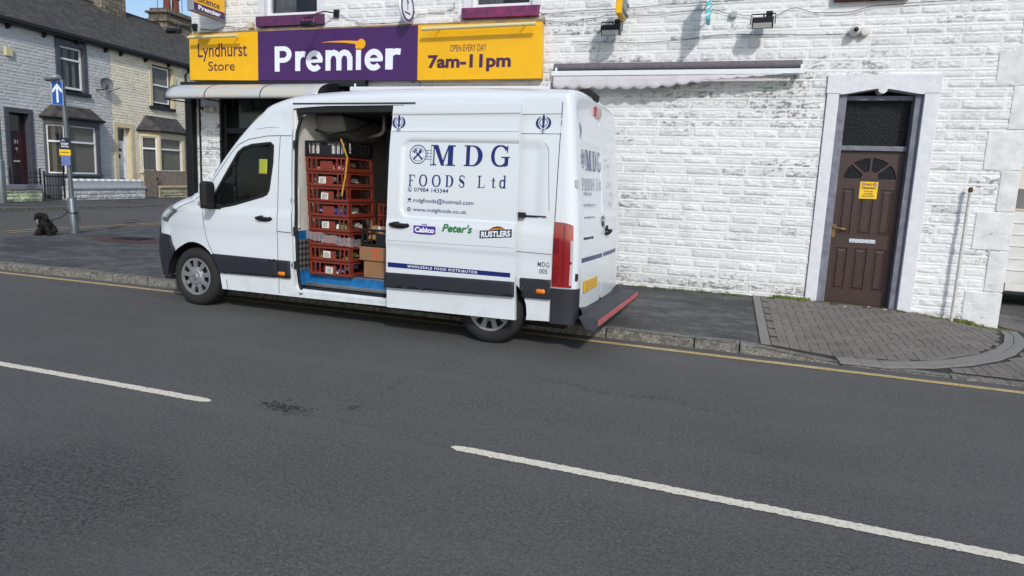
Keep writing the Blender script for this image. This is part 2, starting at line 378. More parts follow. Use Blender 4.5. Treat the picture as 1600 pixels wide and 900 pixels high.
for i in range(len(ys)-1):
    for j in range(2): a=i*3+j; F.append((a,a+1,a+4,a+3))
tag(mk('far_kerb',V,F,M['kerb_concrete']),kind='structure')
# near footway
kx=[-11+i*.5 for i in range(41)]
outer=[(x,kerb_y(x)) for x in kx]+[(30,kerb_y(9)),(30,14),(3.4,14),(3.4,9.92),(-9.4,9.92),(-9.4,30)]
outer+=[(near_x(y),y) for y in (30,26,21,17,14.16,13,12,11.3,10.6,10,9.3,8.8,8.4,7.9,7.4)]
v,f=sheet(outer,[],.45,lambda x,y:(x,y,pav_z(x,y) if x>-11 else .12)); tag(mk('pavement',v,f,M['footway_asphalt']),kind='structure')
# kerb stones of both edges (one structure)
b=MB()
def kerb_run(path,top):
    L=0
    for i in range(len(path)-1):
        (x0,y0),(x1,y1)=path[i],path[i+1]; dx,dy=x1-x0,y1-y0; l=math.hypot(dx,dy); dx/=l; dy/=l; nx,ny=-dy,dx
        j=random.uniform(-.006,.006); e=.006
        P=[(x0+dx*e,y0+dy*e),(x1-dx*e,y1-dy*e)]; rows=[]
        for (x,y) in P:
            t=top(x,y)+random.uniform(-.004,.004); rows.append([(x+nx*(-.012+j),y+ny*(-.012+j),-.02),(x+nx*(-.006+j),y+ny*(-.006+j),t-.022),(x+nx*(.014+j),y+ny*(.014+j),t),(x+nx*.125,y+ny*.125,t+.002),(x+nx*.125,y+ny*.125,-.02)])
        b.add(rows[0]+rows[1],[(k,k+5,k+6,k+1) for k in range(4)]+[(0,1,2,3,4),(9,8,7,6,5)])
xs=[-11.2]; 
while xs[-1]<-.4: xs.append(xs[-1]+.915)
xs=[x for x in xs if x<-.1]+[.22,1.15,2.05,2.96,3.87,4.8,5.7,6.6,7.5,8.4]
kerb_run([(x,kerb_y(x)) for x in xs],lambda x,y:hk(x)+.006)
ys=[7.0,7.5,8.1,8.8,9.5,10.3,11.2,12.1,13,13.9,14.8,15.7,16.6,17.5,19,21]
kerb_run([(near_x(y),y) for y in reversed(ys)],lambda x,y:.03+.06*max(0,1-abs(y-7)/3)+.075)
tag(b.out('kerb',M['kerb_concrete'],bevel=.006),kind='structure')
# markings
def marking(name,path,wd,m,z=.004,rag=.006,shape=None):
    V=[];F=[]; n=len(path)
    for i,(x,y) in enumerate(path):
        a=path[max(0,i-1)]; c_=path[min(n-1,i+1)]; dx,dy=c_[0]-a[0],c_[1]-a[1]; l=math.hypot(dx,dy); nx,ny=-dy/l,dx/l
        e=1 if not shape else min(1,math.sqrt(max(.02,min(i,n-1-i)/shape)))
        w1=wd/2*e+random.gauss(0,rag*.5); w2=wd/2*e+random.gauss(0,rag*.5)
        zz=z(x,y) if callable(z) else z
        V+=[(x+nx*w1,y+ny*w1,zz),(x-nx*w2,y-ny*w2,zz)]
    for i in range(n-1): F.append((2*i,2*i+1,2*i+3,2*i+2))
    return tag(mk(name,V,F,m),kind='structure')
def seq(a,b,d): k=max(2,int(abs(b-a)/d)); return [a+(b-a)*i/k for i in range(k+1)]
marking('yellow_line',[(x,kerb_y(x)-.245) for x in seq(-11.5,9,.03)],.095,M['road_paint_yellow'])
for a,b_ in ((-1.43,4.3),(-9.2,-3.23),(6.2,9.5)):
    marking('centre_line',[(x,centre_y(x)) for x in seq(a,b_,.014)],.078,M['road_paint_white'],shape=5)
for off in (1.02,1.26):
    marking('side_street_yellow_line',[(near_x(y)-off,y) for y in seq(10.6,19,.1)],.10,M['road_paint_yellow'],z=lambda x,y:.012+.315*sstr(y)*max(0,(near_x(y)-x)/(near_x(y)-far_x(y))),rag=.004)
marking('side_street_dash',[(-16.9+t*.35,14.9+t*.1) for t in seq(0,1,.2)],.09,M['road_paint_white'],z=.14,rag=.002)
# cracks along the road joint
g=G('crack_tar'); g.color(g.mix(g.noise(50,4),(.018,.018,.018),(.04,.04,.04))); g.rough(.9)
b=MB()
def crumbs(cx,cy,sx,sy,n,s):
    for _ in range(n):
        x,y=random.gauss(cx,sx),random.gauss(cy,sy); k=random.uniform(.4,1)*s; a=random.uniform(0,PI); m_=random.randint(4,6)
        b.add([(x+k*math.cos(a+2*PI*i/m_)*random.uniform(.5,1.6),y+k*math.sin(a+2*PI*i/m_)*random.uniform(.4,.9),.0025+random.random()*.001) for i in range(m_)],[tuple(range(m_))])
crumbs(-2.72,3.56,.10,.04,200,.012); crumbs(-2.3,3.75,.05,.03,50,.008); 
for t in seq(0,1,.012): crumbs(-3.1+t*1.9,3.50-t*.06-.035*math.sin(t*9),.014,.022,2,.006)
for t in seq(0,1,.02): crumbs(-2.35+t*.3+.03*math.sin(t*20),4.0+t*2.2,.012,.025,3,.007)
for t in seq(0,1,.02): crumbs(-1.3+t*1.7,4.95+.05*math.sin(t*14)-t*.15,.025,.03,4,.008)
for t in seq(0,1,.008): crumbs(-5.5+t*7.5,5.6+.10*math.sin(t*11)+.04*math.sin(t*37),.012,.02,1,.006)
tag(b.out('road_cracks',M['crack_tar']),kind='stuff',label='dark worn specks and cracks in the road surface')
# block paving
g=G('paver'); ti=g.attr('tint'); n=g.noise(30,6,.7); c=g.mix(ti,(.108,.090,.074),(.168,.145,.122)); c=g.mix(g.ramp(n,.35,.75),c,(.21,.20,.188)); c=g.mix(g.math('MULTIPLY',g.ramp(g.noise(2,5),.55,.75),.5),c,(.07,.066,.055)); g.color(c); g.rough(.85); g.bump(n,.5,.006)
g=G('paver_edge'); n=g.noise(25,6,.7); c=g.mix(n,(.16,.152,.14),(.26,.25,.23)); g.color(c); g.rough(.85); g.bump(n,.4,.006)
g=G('paver_joint'); g.color(g.mix(g.noise(12,5),(.022,.022,.018),(.05,.047,.04))); g.rough(.95)
ARC=[(3.42,9.66),(3.33,9.2),(3.12,8.6),(2.86,8.08),(2.58,7.66),(2.26,7.32),(1.9,7.07),(1.5,6.93),(1.12,6.9)]
def arc_pts(off):
    P=[]
    for i,(x,y) in enumerate(ARC):
        a=ARC[max(0,i-1)]; c_=ARC[min(len(ARC)-1,i+1)]; dx,dy=c_[0]-a[0],c_[1]-a[1]; l=math.hypot(dx,dy); P.append((x-dy/l*off,y+dx/l*off))
    return P
b=MB(); tints=[]
def block(poly,zo,h=.012,g_=.0035):
    cx=sum(p[0] for p in poly)/len(poly); cy=sum(p[1] for p in poly)/len(poly); n=len(poly); j=random.uniform(-.0015,.0015)
    def sh(p,d): 
        dx,dy=p[0]-cx,p[1]-cy; l=math.hypot(dx,dy) or 1; k=max(0,1-d/l); return cx+dx*k,cy+dy*k
    lo=[sh(p,g_) for p in poly]; hi=[sh(p,g_+.006) for p in poly]
    b.add([(x,y,pav_z(x,y)+zo-.004) for x,y in lo]+[(x,y,pav_z(x,y)+zo+h-.003+j) for x,y in lo]+[(x,y,pav_z(x,y)+zo+h+j) for x,y in hi],
        [(i,(i+1)%n,n+(i+1)%n,n+i) for i in range(n)]+[(n+i,n+(i+1)%n,2*n+(i+1)%n,2*n+i) for i in range(n)]+[tuple(range(2*n,3*n))])
    tints.extend([random.random()]*(3*n))
inA=[(.53,6.93),(.53,9.76),(3.36,9.76)]+arc_pts(-.06)[0:]; inA=[(.40,9.76),(.40,6.95)]+list(reversed(arc_pts(-.055)))+[(3.36,9.76)]
outB=arc_pts(.15)+[(1.3,6.93)]+[(x,kerb_y(x)+.15) for x in (1.4,2,3,4,5,6,7.5)]+[(7.5,11.5),(3.45,11.5),(3.45,9.8)]
for region in (inA,outB):
    for i in range(0,75):
        for j in range(-2,50):
            x0=.5+i*.1; y0=6.6+j*.1
            if (i-j)%4==0: q=[(x0,y0),(x0+.2,y0),(x0+.2,y0+.1),(x0,y0+.1)]
            elif (i-j)%4==3: q=[(x0,y0),(x0+.1,y0),(x0+.1,y0+.2),(x0,y0+.2)]
            else: continue
            if region is inA:
                if max(p[0] for p in q)<=.55: continue
                q=[(max(.524,a_),b_) for a_,b_ in q]
            if all(inside(p,region) for p in q): block(q,.004)
            elif inside((sum(p[0] for p in q)/4,sum(p[1] for p in q)/4),region):
                r=[p for p in densify(q,.1) if inside(p,region)]
                if len(r)>=3: block(r,.004)
o=b.out('block_paving',M['paver']); tag(o,kind='structure')
a=o.data.attributes.new('tint','FLOAT','POINT'); a.data.foreach_set('value',np.array(tints,dtype=np.float32))
b=MB(); tints=[]
for j in range(14): y=6.95+j*.2; block([(.42,y),(.52,y),(.52,y+.2),(.42,y+.2)],.006)
def arcrow(a_,b_):
    A=arc_pts(a_);B=arc_pts(b_)
    for i in range(len(A)-1):
        k=2
        for t in range(k):
            f_=lambda P,u:(P[i][0]+(P[i+1][0]-P[i][0])*u,P[i][1]+(P[i+1][1]-P[i][1])*u)
            block([f_(A,t/k),f_(A,(t+1)/k),f_(B,(t+1)/k),f_(B,t/k)],.008,g_=.002)
arcrow(-.05,.04); arcrow(.045,.14)
tag(b.out('paving_edging',M['paver_edge']),kind='structure')
v,f=sheet([(.42,6.95)]+[(x,kerb_y(x)+.13) for x in (1,1.5,2,3,4,5,6,7.5)]+[(7.5,11.5),(3.45,11.5),(3.45,9.9),(.42,9.9)],[],.3,lambda x,y:(x,y,pav_z(x,y)+.006))
tag(mk('paving_bed',v,f,M['paver_joint']),kind='structure')
# reddish patch with a cover in the footway by the van's nose
def patch(cx,cy,rx,ry,n=22): return [(cx+rx*math.cos(2*PI*i/n)*random.uniform(.85,1.1),cy+ry*math.sin(2*PI*i/n)*random.uniform(.85,1.1)) for i in range(n)]
v,f=sheet(patch(-11.95,10.75,1.0,.62),[],.3,lambda x,y:(x,y,.126)); tag(mk('red_paving_patch',v,f,mat('red_tarmac','5b3d3c',.9,var=.4,vscale=5)),kind='structure')
e=empty('manhole_cover','dark square iron manhole cover set in the reddish patch of the footway','manhole cover',(-12.25,10.95,.128),.2)
bx('cover_frame',-.32,.32,-.27,.27,0,.010,mat('rust_iron','2b2523',.8,.3,var=.4,vscale=20),e); bx('lid',-.28,.28,-.23,.23,.004,.016,mat('cast_iron','1c1c1d',.7,.4),e,bevel=.003)
# ================================================================ SHOP BUILDING
stone_mat('white_stone',(.82,.83,.83),(.67,.69,.70),(.07,.065,.055),(.22,.20,.165),.85); W=9.8
shop=empty('shop_building','white painted stone corner shop building with brown side door behind the van','shop building',(0,0,0))
def awn_stain(x,z):   # green dirt under the awning's right end and above the pavement
    s=np.exp(-(((x-.55)/.35)**2+((z-2.95)/.28)**2))+.6*np.exp(-(((x+.5)/.9)**2+((z-3.0)/.16)**2))
    s=s+.75*np.exp(-((z-.30)/.10)**2)*(x<1.1)+.3*np.exp(-((z-3.12)/.05)**2)*(x<-2.9)*(x>-6)
    return np.clip(s,0,1)
stone_wall('stone_wall',-9.4,3.39,0,6.3,.017,.0115,W,M['white_stone'],shop,relief=.023,course=(.112,.150),length=(.20,.50),rough=.95,seed=11,base=lambda x:hw(x),
  holes=[(1.10,2.40,0,3.205),(-8.84,-5.8,0,3.10),(-7.95,-6.64,4.11,6.0),(-4.15,-2.93,4.10,6.0),(1.06,1.93,4.13,5.6),(3.30,3.5,0,6.3)],grimefn=awn_stain)
# plain returns, back and roof
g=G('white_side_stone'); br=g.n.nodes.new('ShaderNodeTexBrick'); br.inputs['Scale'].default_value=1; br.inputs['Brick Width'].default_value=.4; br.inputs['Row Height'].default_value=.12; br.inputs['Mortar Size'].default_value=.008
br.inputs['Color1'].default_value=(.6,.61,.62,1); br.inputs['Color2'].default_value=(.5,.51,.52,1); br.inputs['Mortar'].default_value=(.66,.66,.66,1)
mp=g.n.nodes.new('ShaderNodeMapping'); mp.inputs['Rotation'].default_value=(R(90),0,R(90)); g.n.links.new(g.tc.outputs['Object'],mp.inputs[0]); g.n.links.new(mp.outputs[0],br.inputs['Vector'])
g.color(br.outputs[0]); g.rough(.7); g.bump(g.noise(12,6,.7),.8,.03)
b=MB().box(-9.39,-9.2,9.83,18,0,6.3); b.box(3.2,3.38,9.83,18,0,6.3); b.box(-9.2,3.2,17.8,18,0,6.3); b.out('side_walls',M['white_side_stone'],shop)
slate=mat('slate','4a4b50',.75,var=.45,vscale=4,bump=.6,bscale=18)
MB().prism([(9.4,6.25),(13.9,9.1),(18.4,6.25)],-9.7,3.7,ax='x').out('roof',slate,shop)
# quoins at the right corner: alternating long and short dressed blocks
qm=mat('dressed_stone_white',(.78,.79,.79),.7,var=.22,vscale=6,bump=.9,bscale=9)
z=0; k=0; b=MB()
while z<6.3:
    h=[.50,.53,.49,.51][k%4]; wl=2.985 if k%2==0 else 3.185
    b.box(wl,3.396+random.uniform(0,.006),W-.014-random.uniform(0,.004),W+.35,max(z,.0)+.005,z+h-.005); z+=h; k+=1
b.out('quoin_stones',qm,shop,bevel=.012)
# fillers where quoins are short
MB().box(3.30,3.385,W-.004,W+.3,0,6.3).out('corner_core',M['white_stone'],shop)
# door surround
dress=mat('surround_paint',(.72,.74,.77),.55,var=.13,vscale=9,bump=.35,bscale=20)
b=MB(); b.box(1.10,1.247,W-.035,W+.19,hw(1.15)-.01,2.972); b.box(2.235,2.402,W-.035,W+.19,hw(2.3)-.02,2.972); b.out('door_jamb_stones',dress,shop,bevel=.008)
pts=[(1.092,2.976),(1.247,2.976),(1.247,2.962),(1.30,2.962),(1.66,3.028),(1.70,3.030),(1.705,2.995),(1.735,2.972),(1.77,2.972),(1.80,2.995),(1.805,3.028),(1.84,3.026),(2.18,2.962),(2.235,2.962),(2.235,2.976),(2.41,2.976),(2.41,3.206),(1.092,3.206)]
MB().prism(pts,W-.038,W+.19).out('door_lintel',dress,shop)
greyw=mat('door_frame_paint','7d828c',.6,var=.35,vscale=10,col2='62606e')
b=MB(); b.box(1.249,1.352,W+.02,W+.27,.17,2.96); b.box(2.146,2.233,W+.02,W+.27,.15,2.96); b.box(1.352,2.146,W+.10,W+.27,2.25,2.315); b.box(1.352,2.146,W+.10,W+.27,2.90,2.96); fr=b.out('door_frame',greyw,shop,bevel=.006)
MB().box(1.25,2.233,W-.02,W+.3,.10,.172).out('door_step',mat('step_stone','8a8880',.85,var=.3,vscale=8,bump=.4),shop,bevel=.01)
brown=mat('door_brown','402e2b',.42,bump=.15,bscale=25,var=.12,vscale=5)
dk=mat('dark_glass',(.012,.014,.018),.12,spec=.6)
g=G('obscured_glass'); v_=g.voro(38,out='Distance'); g.color(g.mix(g.ramp(g.noise(60,6,.8),.64,.74),(.014,.016,.02),(.06,.065,.07))); g.rough(.3); g.b.inputs['Specular IOR Level'].default_value=.12; g.bump(v_,.5,.008)
bx('transom_glass',1.35,2.148,W+.2,W+.205,2.315,2.90,M['obscured_glass'],shop)
# door leaf: stiles, rails, recessed raised panels, fan light
dy=W+.15; door=MB()
holes=[]; 
cols=[(1.437,1.587),(1.667,1.830),(1.912,2.062)]
for i,(a,c_) in enumerate(cols):
    holes.append([(a,.37),(c_,.37),(c_,.945),(a,.945)]); holes.append([(a,1.135),(c_,1.135),(c_,1.745),(a,1.745)])
fan=circ(1.752,1.885,.325,20,.285,0,180); holes.append(fan)
leaf_o=[(1.354,.177),(2.144,.177),(2.144,2.245),(1.354,2.245)]
v,f=sheet(leaf_o,holes,.09,lambda x,z:(x,dy,z)); leaf=mk('door',v,f,brown,shop)
b=MB()
for h in holes[:-1]:
    (a,c0),(d_,_),(_,c1),_=h[0],h[1],h[2],h[3]
    A=[(a,c0),(d_,c0),(d_,c1),(a,c1)]
    def ins(k): return [(a+k,c0+k),(d_-k,c0+k),(d_-k,c1-k),(a+k,c1-k)]
    rings=[[(x,dy,z) for x,z in A],[(x,dy+.014,z) for x,z in ins(.010)],[(x,dy+.014,z) for x,z in ins(.022)],[(x,dy+.003,z) for x,z in ins(.042)]]
    V=[p for r in rings for p in r]; F=[(4*i+j,4*i+(j+1)%4,4*i+4+(j+1)%4,4*i+4+j) for i in range(3) for j in range(4)]+[(12,13,14,15)]
    b.add(V,F)
b.out('door_panels',brown,leaf)
poly_flat('fanlight_glass',[circ(1.752,1.885,.325,20,.285,0,180)],lambda x,z:(x,dy+.012,z),M['obscured_glass'],leaf)
b=MB()
for a in (45,90,135):
    c_,s_=math.cos(R(a)),math.sin(R(a)); v,f=strip([(1.752+.08*c_,1.885+.07*s_),(1.752+.325*c_,1.885+.285*s_)],.028,lambda x,z:(x,dy-.004,z)); b.add(v,f)
v,f=sheet(circ(1.752,1.885,.105,12,.10,0,180),[],.1,lambda x,z:(x,dy-.005,z)); b.add(v,f)
v,f=strip(circ(1.752,1.885,.325,24,.285,0,180),.02,lambda x,z:(x,dy-.003,z)); b.add(v,f)
b.out('fanlight_bars',brown,leaf)
brass=mat('brass','8a734a',.4,.8)
b=MB(); b.box(1.372,1.408,dy-.012,dy,1.08,1.26); b.tube([(1.39,dy-.01,1.215),(1.39,dy-.05,1.215),(1.43,dy-.055,1.212),(1.52,dy-.052,1.20)],[.011,.011,.009,.008]); b.lathe([(0,-.004),(.024,-.004),(.024,.0)],(1.39,dy-.012,1.225),n=16); b.out('handle',brass,leaf,smooth=True,autosm=40)
g=G('patterned_letter_plate'); g.color(g.mix(g.ramp(g.voro(60),.25,.4),(.16,.18,.22),(.55,.60,.64))); g.rough(.35); g.bump(g.voro(60),.6,.01)
bx('letter_plate',1.592,1.916,dy-.012,dy,1.022,1.075,M['patterned_letter_plate'],leaf,bevel=.004)
bx('hall_backing',1.2,2.3,W+.28,W+.3,.1,3,mat('black_void',(.004,.004,.005),.9),shop)
# no-parking notice
e=empty('notice_sign','small yellow no parking notice stuck on the brown door','sign',(1.757,dy-.006,1.735))
bx('plate',-.108,.108,0,.004,-.115,.112,mat('notice_yellow','f2c61f',.45),e)
blk=mat('black_ink','16131c',.5); fnn=lambda x,z:(x,-.0015,z)
text('NO',(-.035,.035,.060,.092),fnn,blk,e,bold=.03); text('PARKING',(-.085,.085,.012,.044),fnn,blk,e,bold=.03)
text('24 HOUR',(-.055,.055,-.026,-.006),fnn,blk,e,bold=.015); text('ACCESS',(-.055,.055,-.058,-.038),fnn,blk,e,bold=.015); text('REQUIRED',(-.075,.075,-.092,-.070),fnn,blk,e,bold=.015)
b=MB()
for s in (-1,1):
    v,f=strip(circ(s*.068,.077,.020,20),.009,fnn,close=True); b.add(v,f); v,f=strip([(s*.068-.013,.077+.013),(s*.068+.013,.077-.013)],.008,lambda x,z:(x,-.002,z)); b.add(v,f)
b.out('no_parking_symbols',mat('notice_purple','6a4a9c',.5),e)
# ---- shop front
blackm=mat('black_metal','15161a',.4,.2); shf=MB()
shf.box(-8.84,-8.74,W+.05,W+.3,.2,3.1); shf.box(-7.55,-7.47,W+.05,W+.3,.2,3.1); shf.box(-5.9,-5.8,W+.05,W+.3,.2,3.1); shf.box(-8.84,-5.8,W+.05,W+.3,2.95,3.1); shf.box(-8.84,-5.8,W+.06,W+.29,2.32,2.42); shf.box(-8.74,-7.55,W+.06,W+.28,.2,.32); shf.box(-7.47,-5.9,W+.05,W+.3,.2,.7); shf.box(-8.2,-8.14,W+.07,W+.27,.3,2.32)
shf.out('shopfront_frame',blackm,shop,bevel=.004)
bx('shopfront_glass',-8.74,-5.9,W+.22,W+.225,.3,2.95,dk,shop)
MB().box(-8.84,-8.80,W+.0,W+.35,.2,3.1).box(-5.84,-5.8,W+0,W+.35,.2,3.1).box(-8.84,-5.8,W+.3,W+.36,.2,3.1).box(-8.84,-5.8,W+0,W+.35,3.1,3.13).out('shopfront_reveal',blackm,shop)
bx('shutter_box',-9.55,-5.79,W-.16,W-.03,3.085,3.195,mat('black_box','1b1c22',.5),shop,bevel=.01)
b=MB(); b.box(-9.48,-9.33,W-.14,W-.02,.16,3.08); b.box(-9.27,-9.245,W-.04,W-.0,.18,3.08); b.out('corner_post',blackm,shop,bevel=.01)
# ---- upstairs windows
upvc=mat('upvc_white',(.78,.79,.80),.35)
curt=mat('net_curtain',(.55,.57,.58),.9,var=.5,vscale=6); 
g=G('window_glass'); g.b.inputs['Base Color'].default_value=(.02,.025,.03,1); g.b.inputs['Roughness'].default_value=.03; g.b.inputs['Alpha'].default_value=.38; g.b.inputs['Specular IOR Level'].default_value=.8
purp=mat('sill_purple','6a2a58',.6,var=.35,vscale=9,col2='4b2a52')
mag=mat('sill_magenta','8e2c62',.6,var=.4,vscale=9,col2='55284e')
room=mat('room_dark',(.02,.02,.022),.9)
def up_window(x0,x1,z0,z1,sm,sx0,sx1,sz,parent,curtain=True,stone=.13):
    b=MB(); b.box(x0+.002,x0+.07,W+.05,W+.14,z0,z1); b.box(x1-.07,x1,W+.05,W+.14,z0,z1); b.box(x0+.07,x1-.07,W+.05,W+.14,z0,z0+.07); b.box(x0+.07,x1-.07,W+.05,W+.14,z1-.07,z1); b.box(x0+.07,x1-.07,W+.055,W+.13,(z0+z1)/2+.2,(z0+z1)/2+.26)
    wn=b.out('window',upvc,parent)
    bx('pane',x0+.06,x1-.06,W+.09,W+.096,z0+.06,z1-.06,M['window_glass'],wn)
    bx('room_box',x0,x1,W+.9,W+.92,z0-.1,z1,room,parent)
    if curtain:
        V=[];F=[];n=60
        for i in range(n+1):
            x=x0+.06+(x1-x0-.12)*i/n; y=W+.2+.02*math.sin(i*1.3); V+=[(x,y,z0),(x,y,z1)]
        F=[(2*i,2*i+2,2*i+3,2*i+1) for i in range(n) if not (n*.42<i<n*.95)]
        mk('curtain',V,F,curt,parent)
    bx('window_sill',sx0,sx1,W-.10,W+.05,sz,z0-.008,sm,parent,bevel=.006)
    b=MB(); b.box(x0-stone,x0,W-.04,W+.15,z0,z1+.2); b.box(x1,x1+stone,W-.04,W+.15,z0,z1+.2); b.box(x0-stone,x1+stone,W-.041,W+.16,z1+.002,z1+.24); b.out('window_surround',dress,parent,bevel=.006)
up_window(-7.82,-6.76,4.275,5.85,purp,-7.95,-6.64,4.10,shop)
up_window(-4.02,-3.04,4.255,5.85,mag,-4.15,-2.93,4.095,shop,curtain=True)
up_window(1.16,1.83,4.27,5.5,mat('sill_brown','5c2f2d',.7,var=.3,vscale=8),1.06,1.93,4.125,shop,stone=.1)
b=MB()
for p in [(-6.95,4.36,.07),(-7.02,4.45,.08),(-6.9,4.5,.07),(-6.98,4.58,.06)]:
    for _ in range(26):
        a=random.uniform(0,6.28); e_=random.uniform(-1.3,1.3); r=p[2]*random.uniform(.4,1.2); c_=(p[0]+r*math.cos(a)*math.cos(e_),W+.17+.3*r*math.sin(a),p[1]+r*math.sin(e_)); s=.018
        b.add([(c_[0]-s,c_[1],c_[2]),(c_[0]+s,c_[1]+.01,c_[2]-s*.5),(c_[0]+s*.3,c_[1],c_[2]+s)],[(0,1,2)])
tag(b.out('flower_arrangement',mat('dried_flowers','8c4a4c',.9,var=.5,vscale=30,col2='3f3a2a')),'reddish flowers standing inside the upstairs window above the left end of the fascia','flowers')
# ================================================================ SIGNS AND FITTINGS ON THE SHOP
Y1=W-.09
yel=mat('sign_yellow','f3b800',.38,var=.10,vscale=3); pur=mat('sign_purple','47205f',.38,var=.08,vscale=2); wh=mat('sign_white','e9edf5',.4); ylt=mat('swoosh_yellow','f2a900',.4); dpur=mat('ink_purple','4a1f45',.5)
e=empty('fascia_sign','long yellow and purple shop fascia sign above the van','shop sign',(0,0,0))
def panel3(nm,P,m):   # P: 4 corner points (x,z)
    return MB().prism(P,Y1-.05,Y1+.06).out(nm,m,e,bevel=.004)
pA=panel3('sign_panel',[(-9.345,3.225),(-7.878,3.203),(-7.878,4.010),(-9.34,4.0)],yel); pA['label']='yellow left panel reading Lyndhurst Store'
pB=panel3('sign_panel',[(-7.874,3.203),(-4.856,3.18),(-4.861,4.012),(-7.874,4.012)],pur); pB['label']='purple middle panel with large white lettering'
pC=panel3('sign_panel',[(-4.852,3.18),(-2.812,3.187),(-2.843,3.992),(-4.857,4.012)],yel); pC['label']='yellow right panel with opening hours'
fs=lambda x,z:(x,Y1-.053,z)
text('Lyndhurst',(-9.15,-8.10,3.535,3.845),fs,dpur,pA,bold=.004); text('Store',(-8.93,-8.36,3.375,3.535),fs,dpur,pA,bold=.004)
XW=lambda px:-7.874+(px-411)*(3.013/247.5)
def heavy(s,a,b,z0,z1):
    ly=[0]
    def F(x,z): return (a+(b-a)*x,Y1-.054-ly[0],z0+(z1-z0)*z)
    m_=MB(); r_x=(z1-z0)/(b-a)
    def poly(p,h=[]): ly[0]+=.0004; m_.add(*sheet(p,h,.5,F))
    def st(p,w_):
        """stroke drawn in metres so that its width stays even"""
        ly[0]+=.0004; q=[(a+(b-a)*x,z0+(z1-z0)*z) for x,z in p]; m_.add(*strip(q,w_,lambda x,z:(x,Y1-.054-ly[0],z)))
    w_=.098
    if s=='P':
        ar=lambda cx,cy,rx,ry:[(cx+rx*math.cos(R(t)),cy+ry*math.sin(R(t))) for t in range(-90,91,10)]
        poly([(0,0),(.29,0),(.29,.35)]+ar(.52,.675,.48,.325)+[(0,1)],[[(.29,.54)]+ar(.50,.68,.21,.14)+[(.29,.82)]])
    elif s=='e':
        st([(.5+.36*math.cos(R(t)),.5+.37*math.sin(R(t))) for t in range(0,321,8)],w_*.93); poly([(.18,.42),(.97,.42),(.985,.58),(.18,.58)])
    elif s=='r': poly([(0,0),(.50,0),(.50,1),(0,1)]); st([(.25,.5),(.36,.70),(.52,.82),(.72,.86),(1.0,.83)],.095)
    elif s=='m':
        for x in (0,.405,.81): poly([(x,0),(x+.19,0),(x+.19,.66 if x else 1),(x,.66 if x else 1)])
        for x in (.095,.50): st([(x,.52),(x+.04,.72),(x+.11,.83),(x+.21,.865),(x+.31,.82),(x+.37,.72),(x+.405,.52)],w_*.97)
    return m_.out('lettering',wh,pB)
heavy('P',-7.53,-7.19,3.345,3.755); heavy('r',-7.12,-6.92,3.350,3.665); heavy('e',-6.91,-6.58,3.338,3.672); heavy('m',-6.53,-6.02,3.348,3.672)
bx('lettering',-5.955,-5.865,Y1-.058,Y1-.05,3.35,3.665,wh,pB); heavy('e',-5.80,-5.46,3.338,3.672); heavy('r',-5.42,-5.15,3.35,3.672)
b=MB(); sw=[(-6.60+ .78*t,3.795-.035*t*t-.0*t+.012*math.sin(t*3)) for t in seq(0,1,.08)]
v,f=strip(sw,0,lambda x,z:(x,Y1-.056,z),taper=[.004+.055*i/(len(sw)-1) for i in range(len(sw))]); b.add(v,f)
v,f=sheet(circ(-5.86,3.755,.078,24),[],.1,lambda x,z:(x,Y1-.0575,z)); b.add(v,f); v,f=sheet([(-5.96,3.80),(-5.97,3.69),(-5.91,3.68),(-5.80,3.72)],[],.1,lambda x,z:(x,Y1-.0569,z)); b.add(v,f); b.out('swoosh_emblem',ylt,pB)
text('OPEN EVERY DAY',(-4.30,-3.70,3.602,3.700),fs,dpur,pC,bold=0); text('7am-11pm',(-4.67,-3.30,3.30,3.555),fs,dpur,pC,bold=.038)
MB().box(-9.34,-2.83,W-.05,W+.02,4.005,4.06).out('flashing_strip',mat('ochre_strip','b08a4a',.8,var=.5,vscale=6,col2='6d675d'),shop,bevel=.004)
# lamp tubes above the sign
cream=mat('cream_tube','d9cf9d',.4)
def tube_lamp(x0,x1,z0,z1,lab,Y=9.5):
    t=empty('sign_lamp',lab,'lamp',(0,0,0),group='tube lamps over the fascia'); a,b_=D(x0,z0,Y),D(x1,z1,Y)
    MB().tube([a,b_],.028,10).out('lamp_tube',cream,t,smooth=True,autosm=40)
    b=MB()
    for f_ in (.12,.88):
        p=[a[i]+(b_[i]-a[i])*f_ for i in range(3)]; b.tube([p,(p[0],W-.06,p[2]+.02)],.008,6)
    b.out('bracket',blackm,t)
tube_lamp(-9.50,-8.42,3.99,3.99,'cream tube lamp over the Lyndhurst Store panel'); tube_lamp(-4.86,-2.98,3.985,4.005,'cream tube lamp over the opening hours panel')
# projecting corner sign
e=empty('projecting_sign','yellow and purple box sign sticking out from the wall above the corner','sign',(-8.62,W,4.2))
T=lambda y,z:(0.0,y,z)
MB().prism([(-.05,.0),(-.78,.0),(-.78,.95),(-.05,.95)],-.13,0,ax='x').xf(lambda x,y,z:(x,y,z+.02)).out('sign_case',mat('case_grey','9a9ca4',.5,.3),e,bevel=.01)
fx=lambda a,z:(.004,a,z)
poly_flat('yellow_face',[[(-.76,.155),(-.07,.155),(-.07,.96),(-.76,.96)]],fx,yel,e,.5); poly_flat('purple_face',[[(-.76,.035),(-.07,.035),(-.07,.155),(-.76,.155)]],fx,pur,e,.5)
text('Licence',(-.69,-.19,.185,.285),lambda a,z:(.008,a,z),dpur,e,bold=.01); text('Premier',(-.68,-.17,.058,.132),lambda a,z:(.008,a,z),wh,e,bold=.045)
text('Off',(-.60,-.34,.34,.45),lambda a,z:(.008,a,z),dpur,e,bold=.01)
MB().tube([(-.07,-.1,.2),(-.07,.05,.2)],.02).tube([(-.07,-.1,.8),(-.07,.05,.8)],.02).out('bracket',blackm,e)
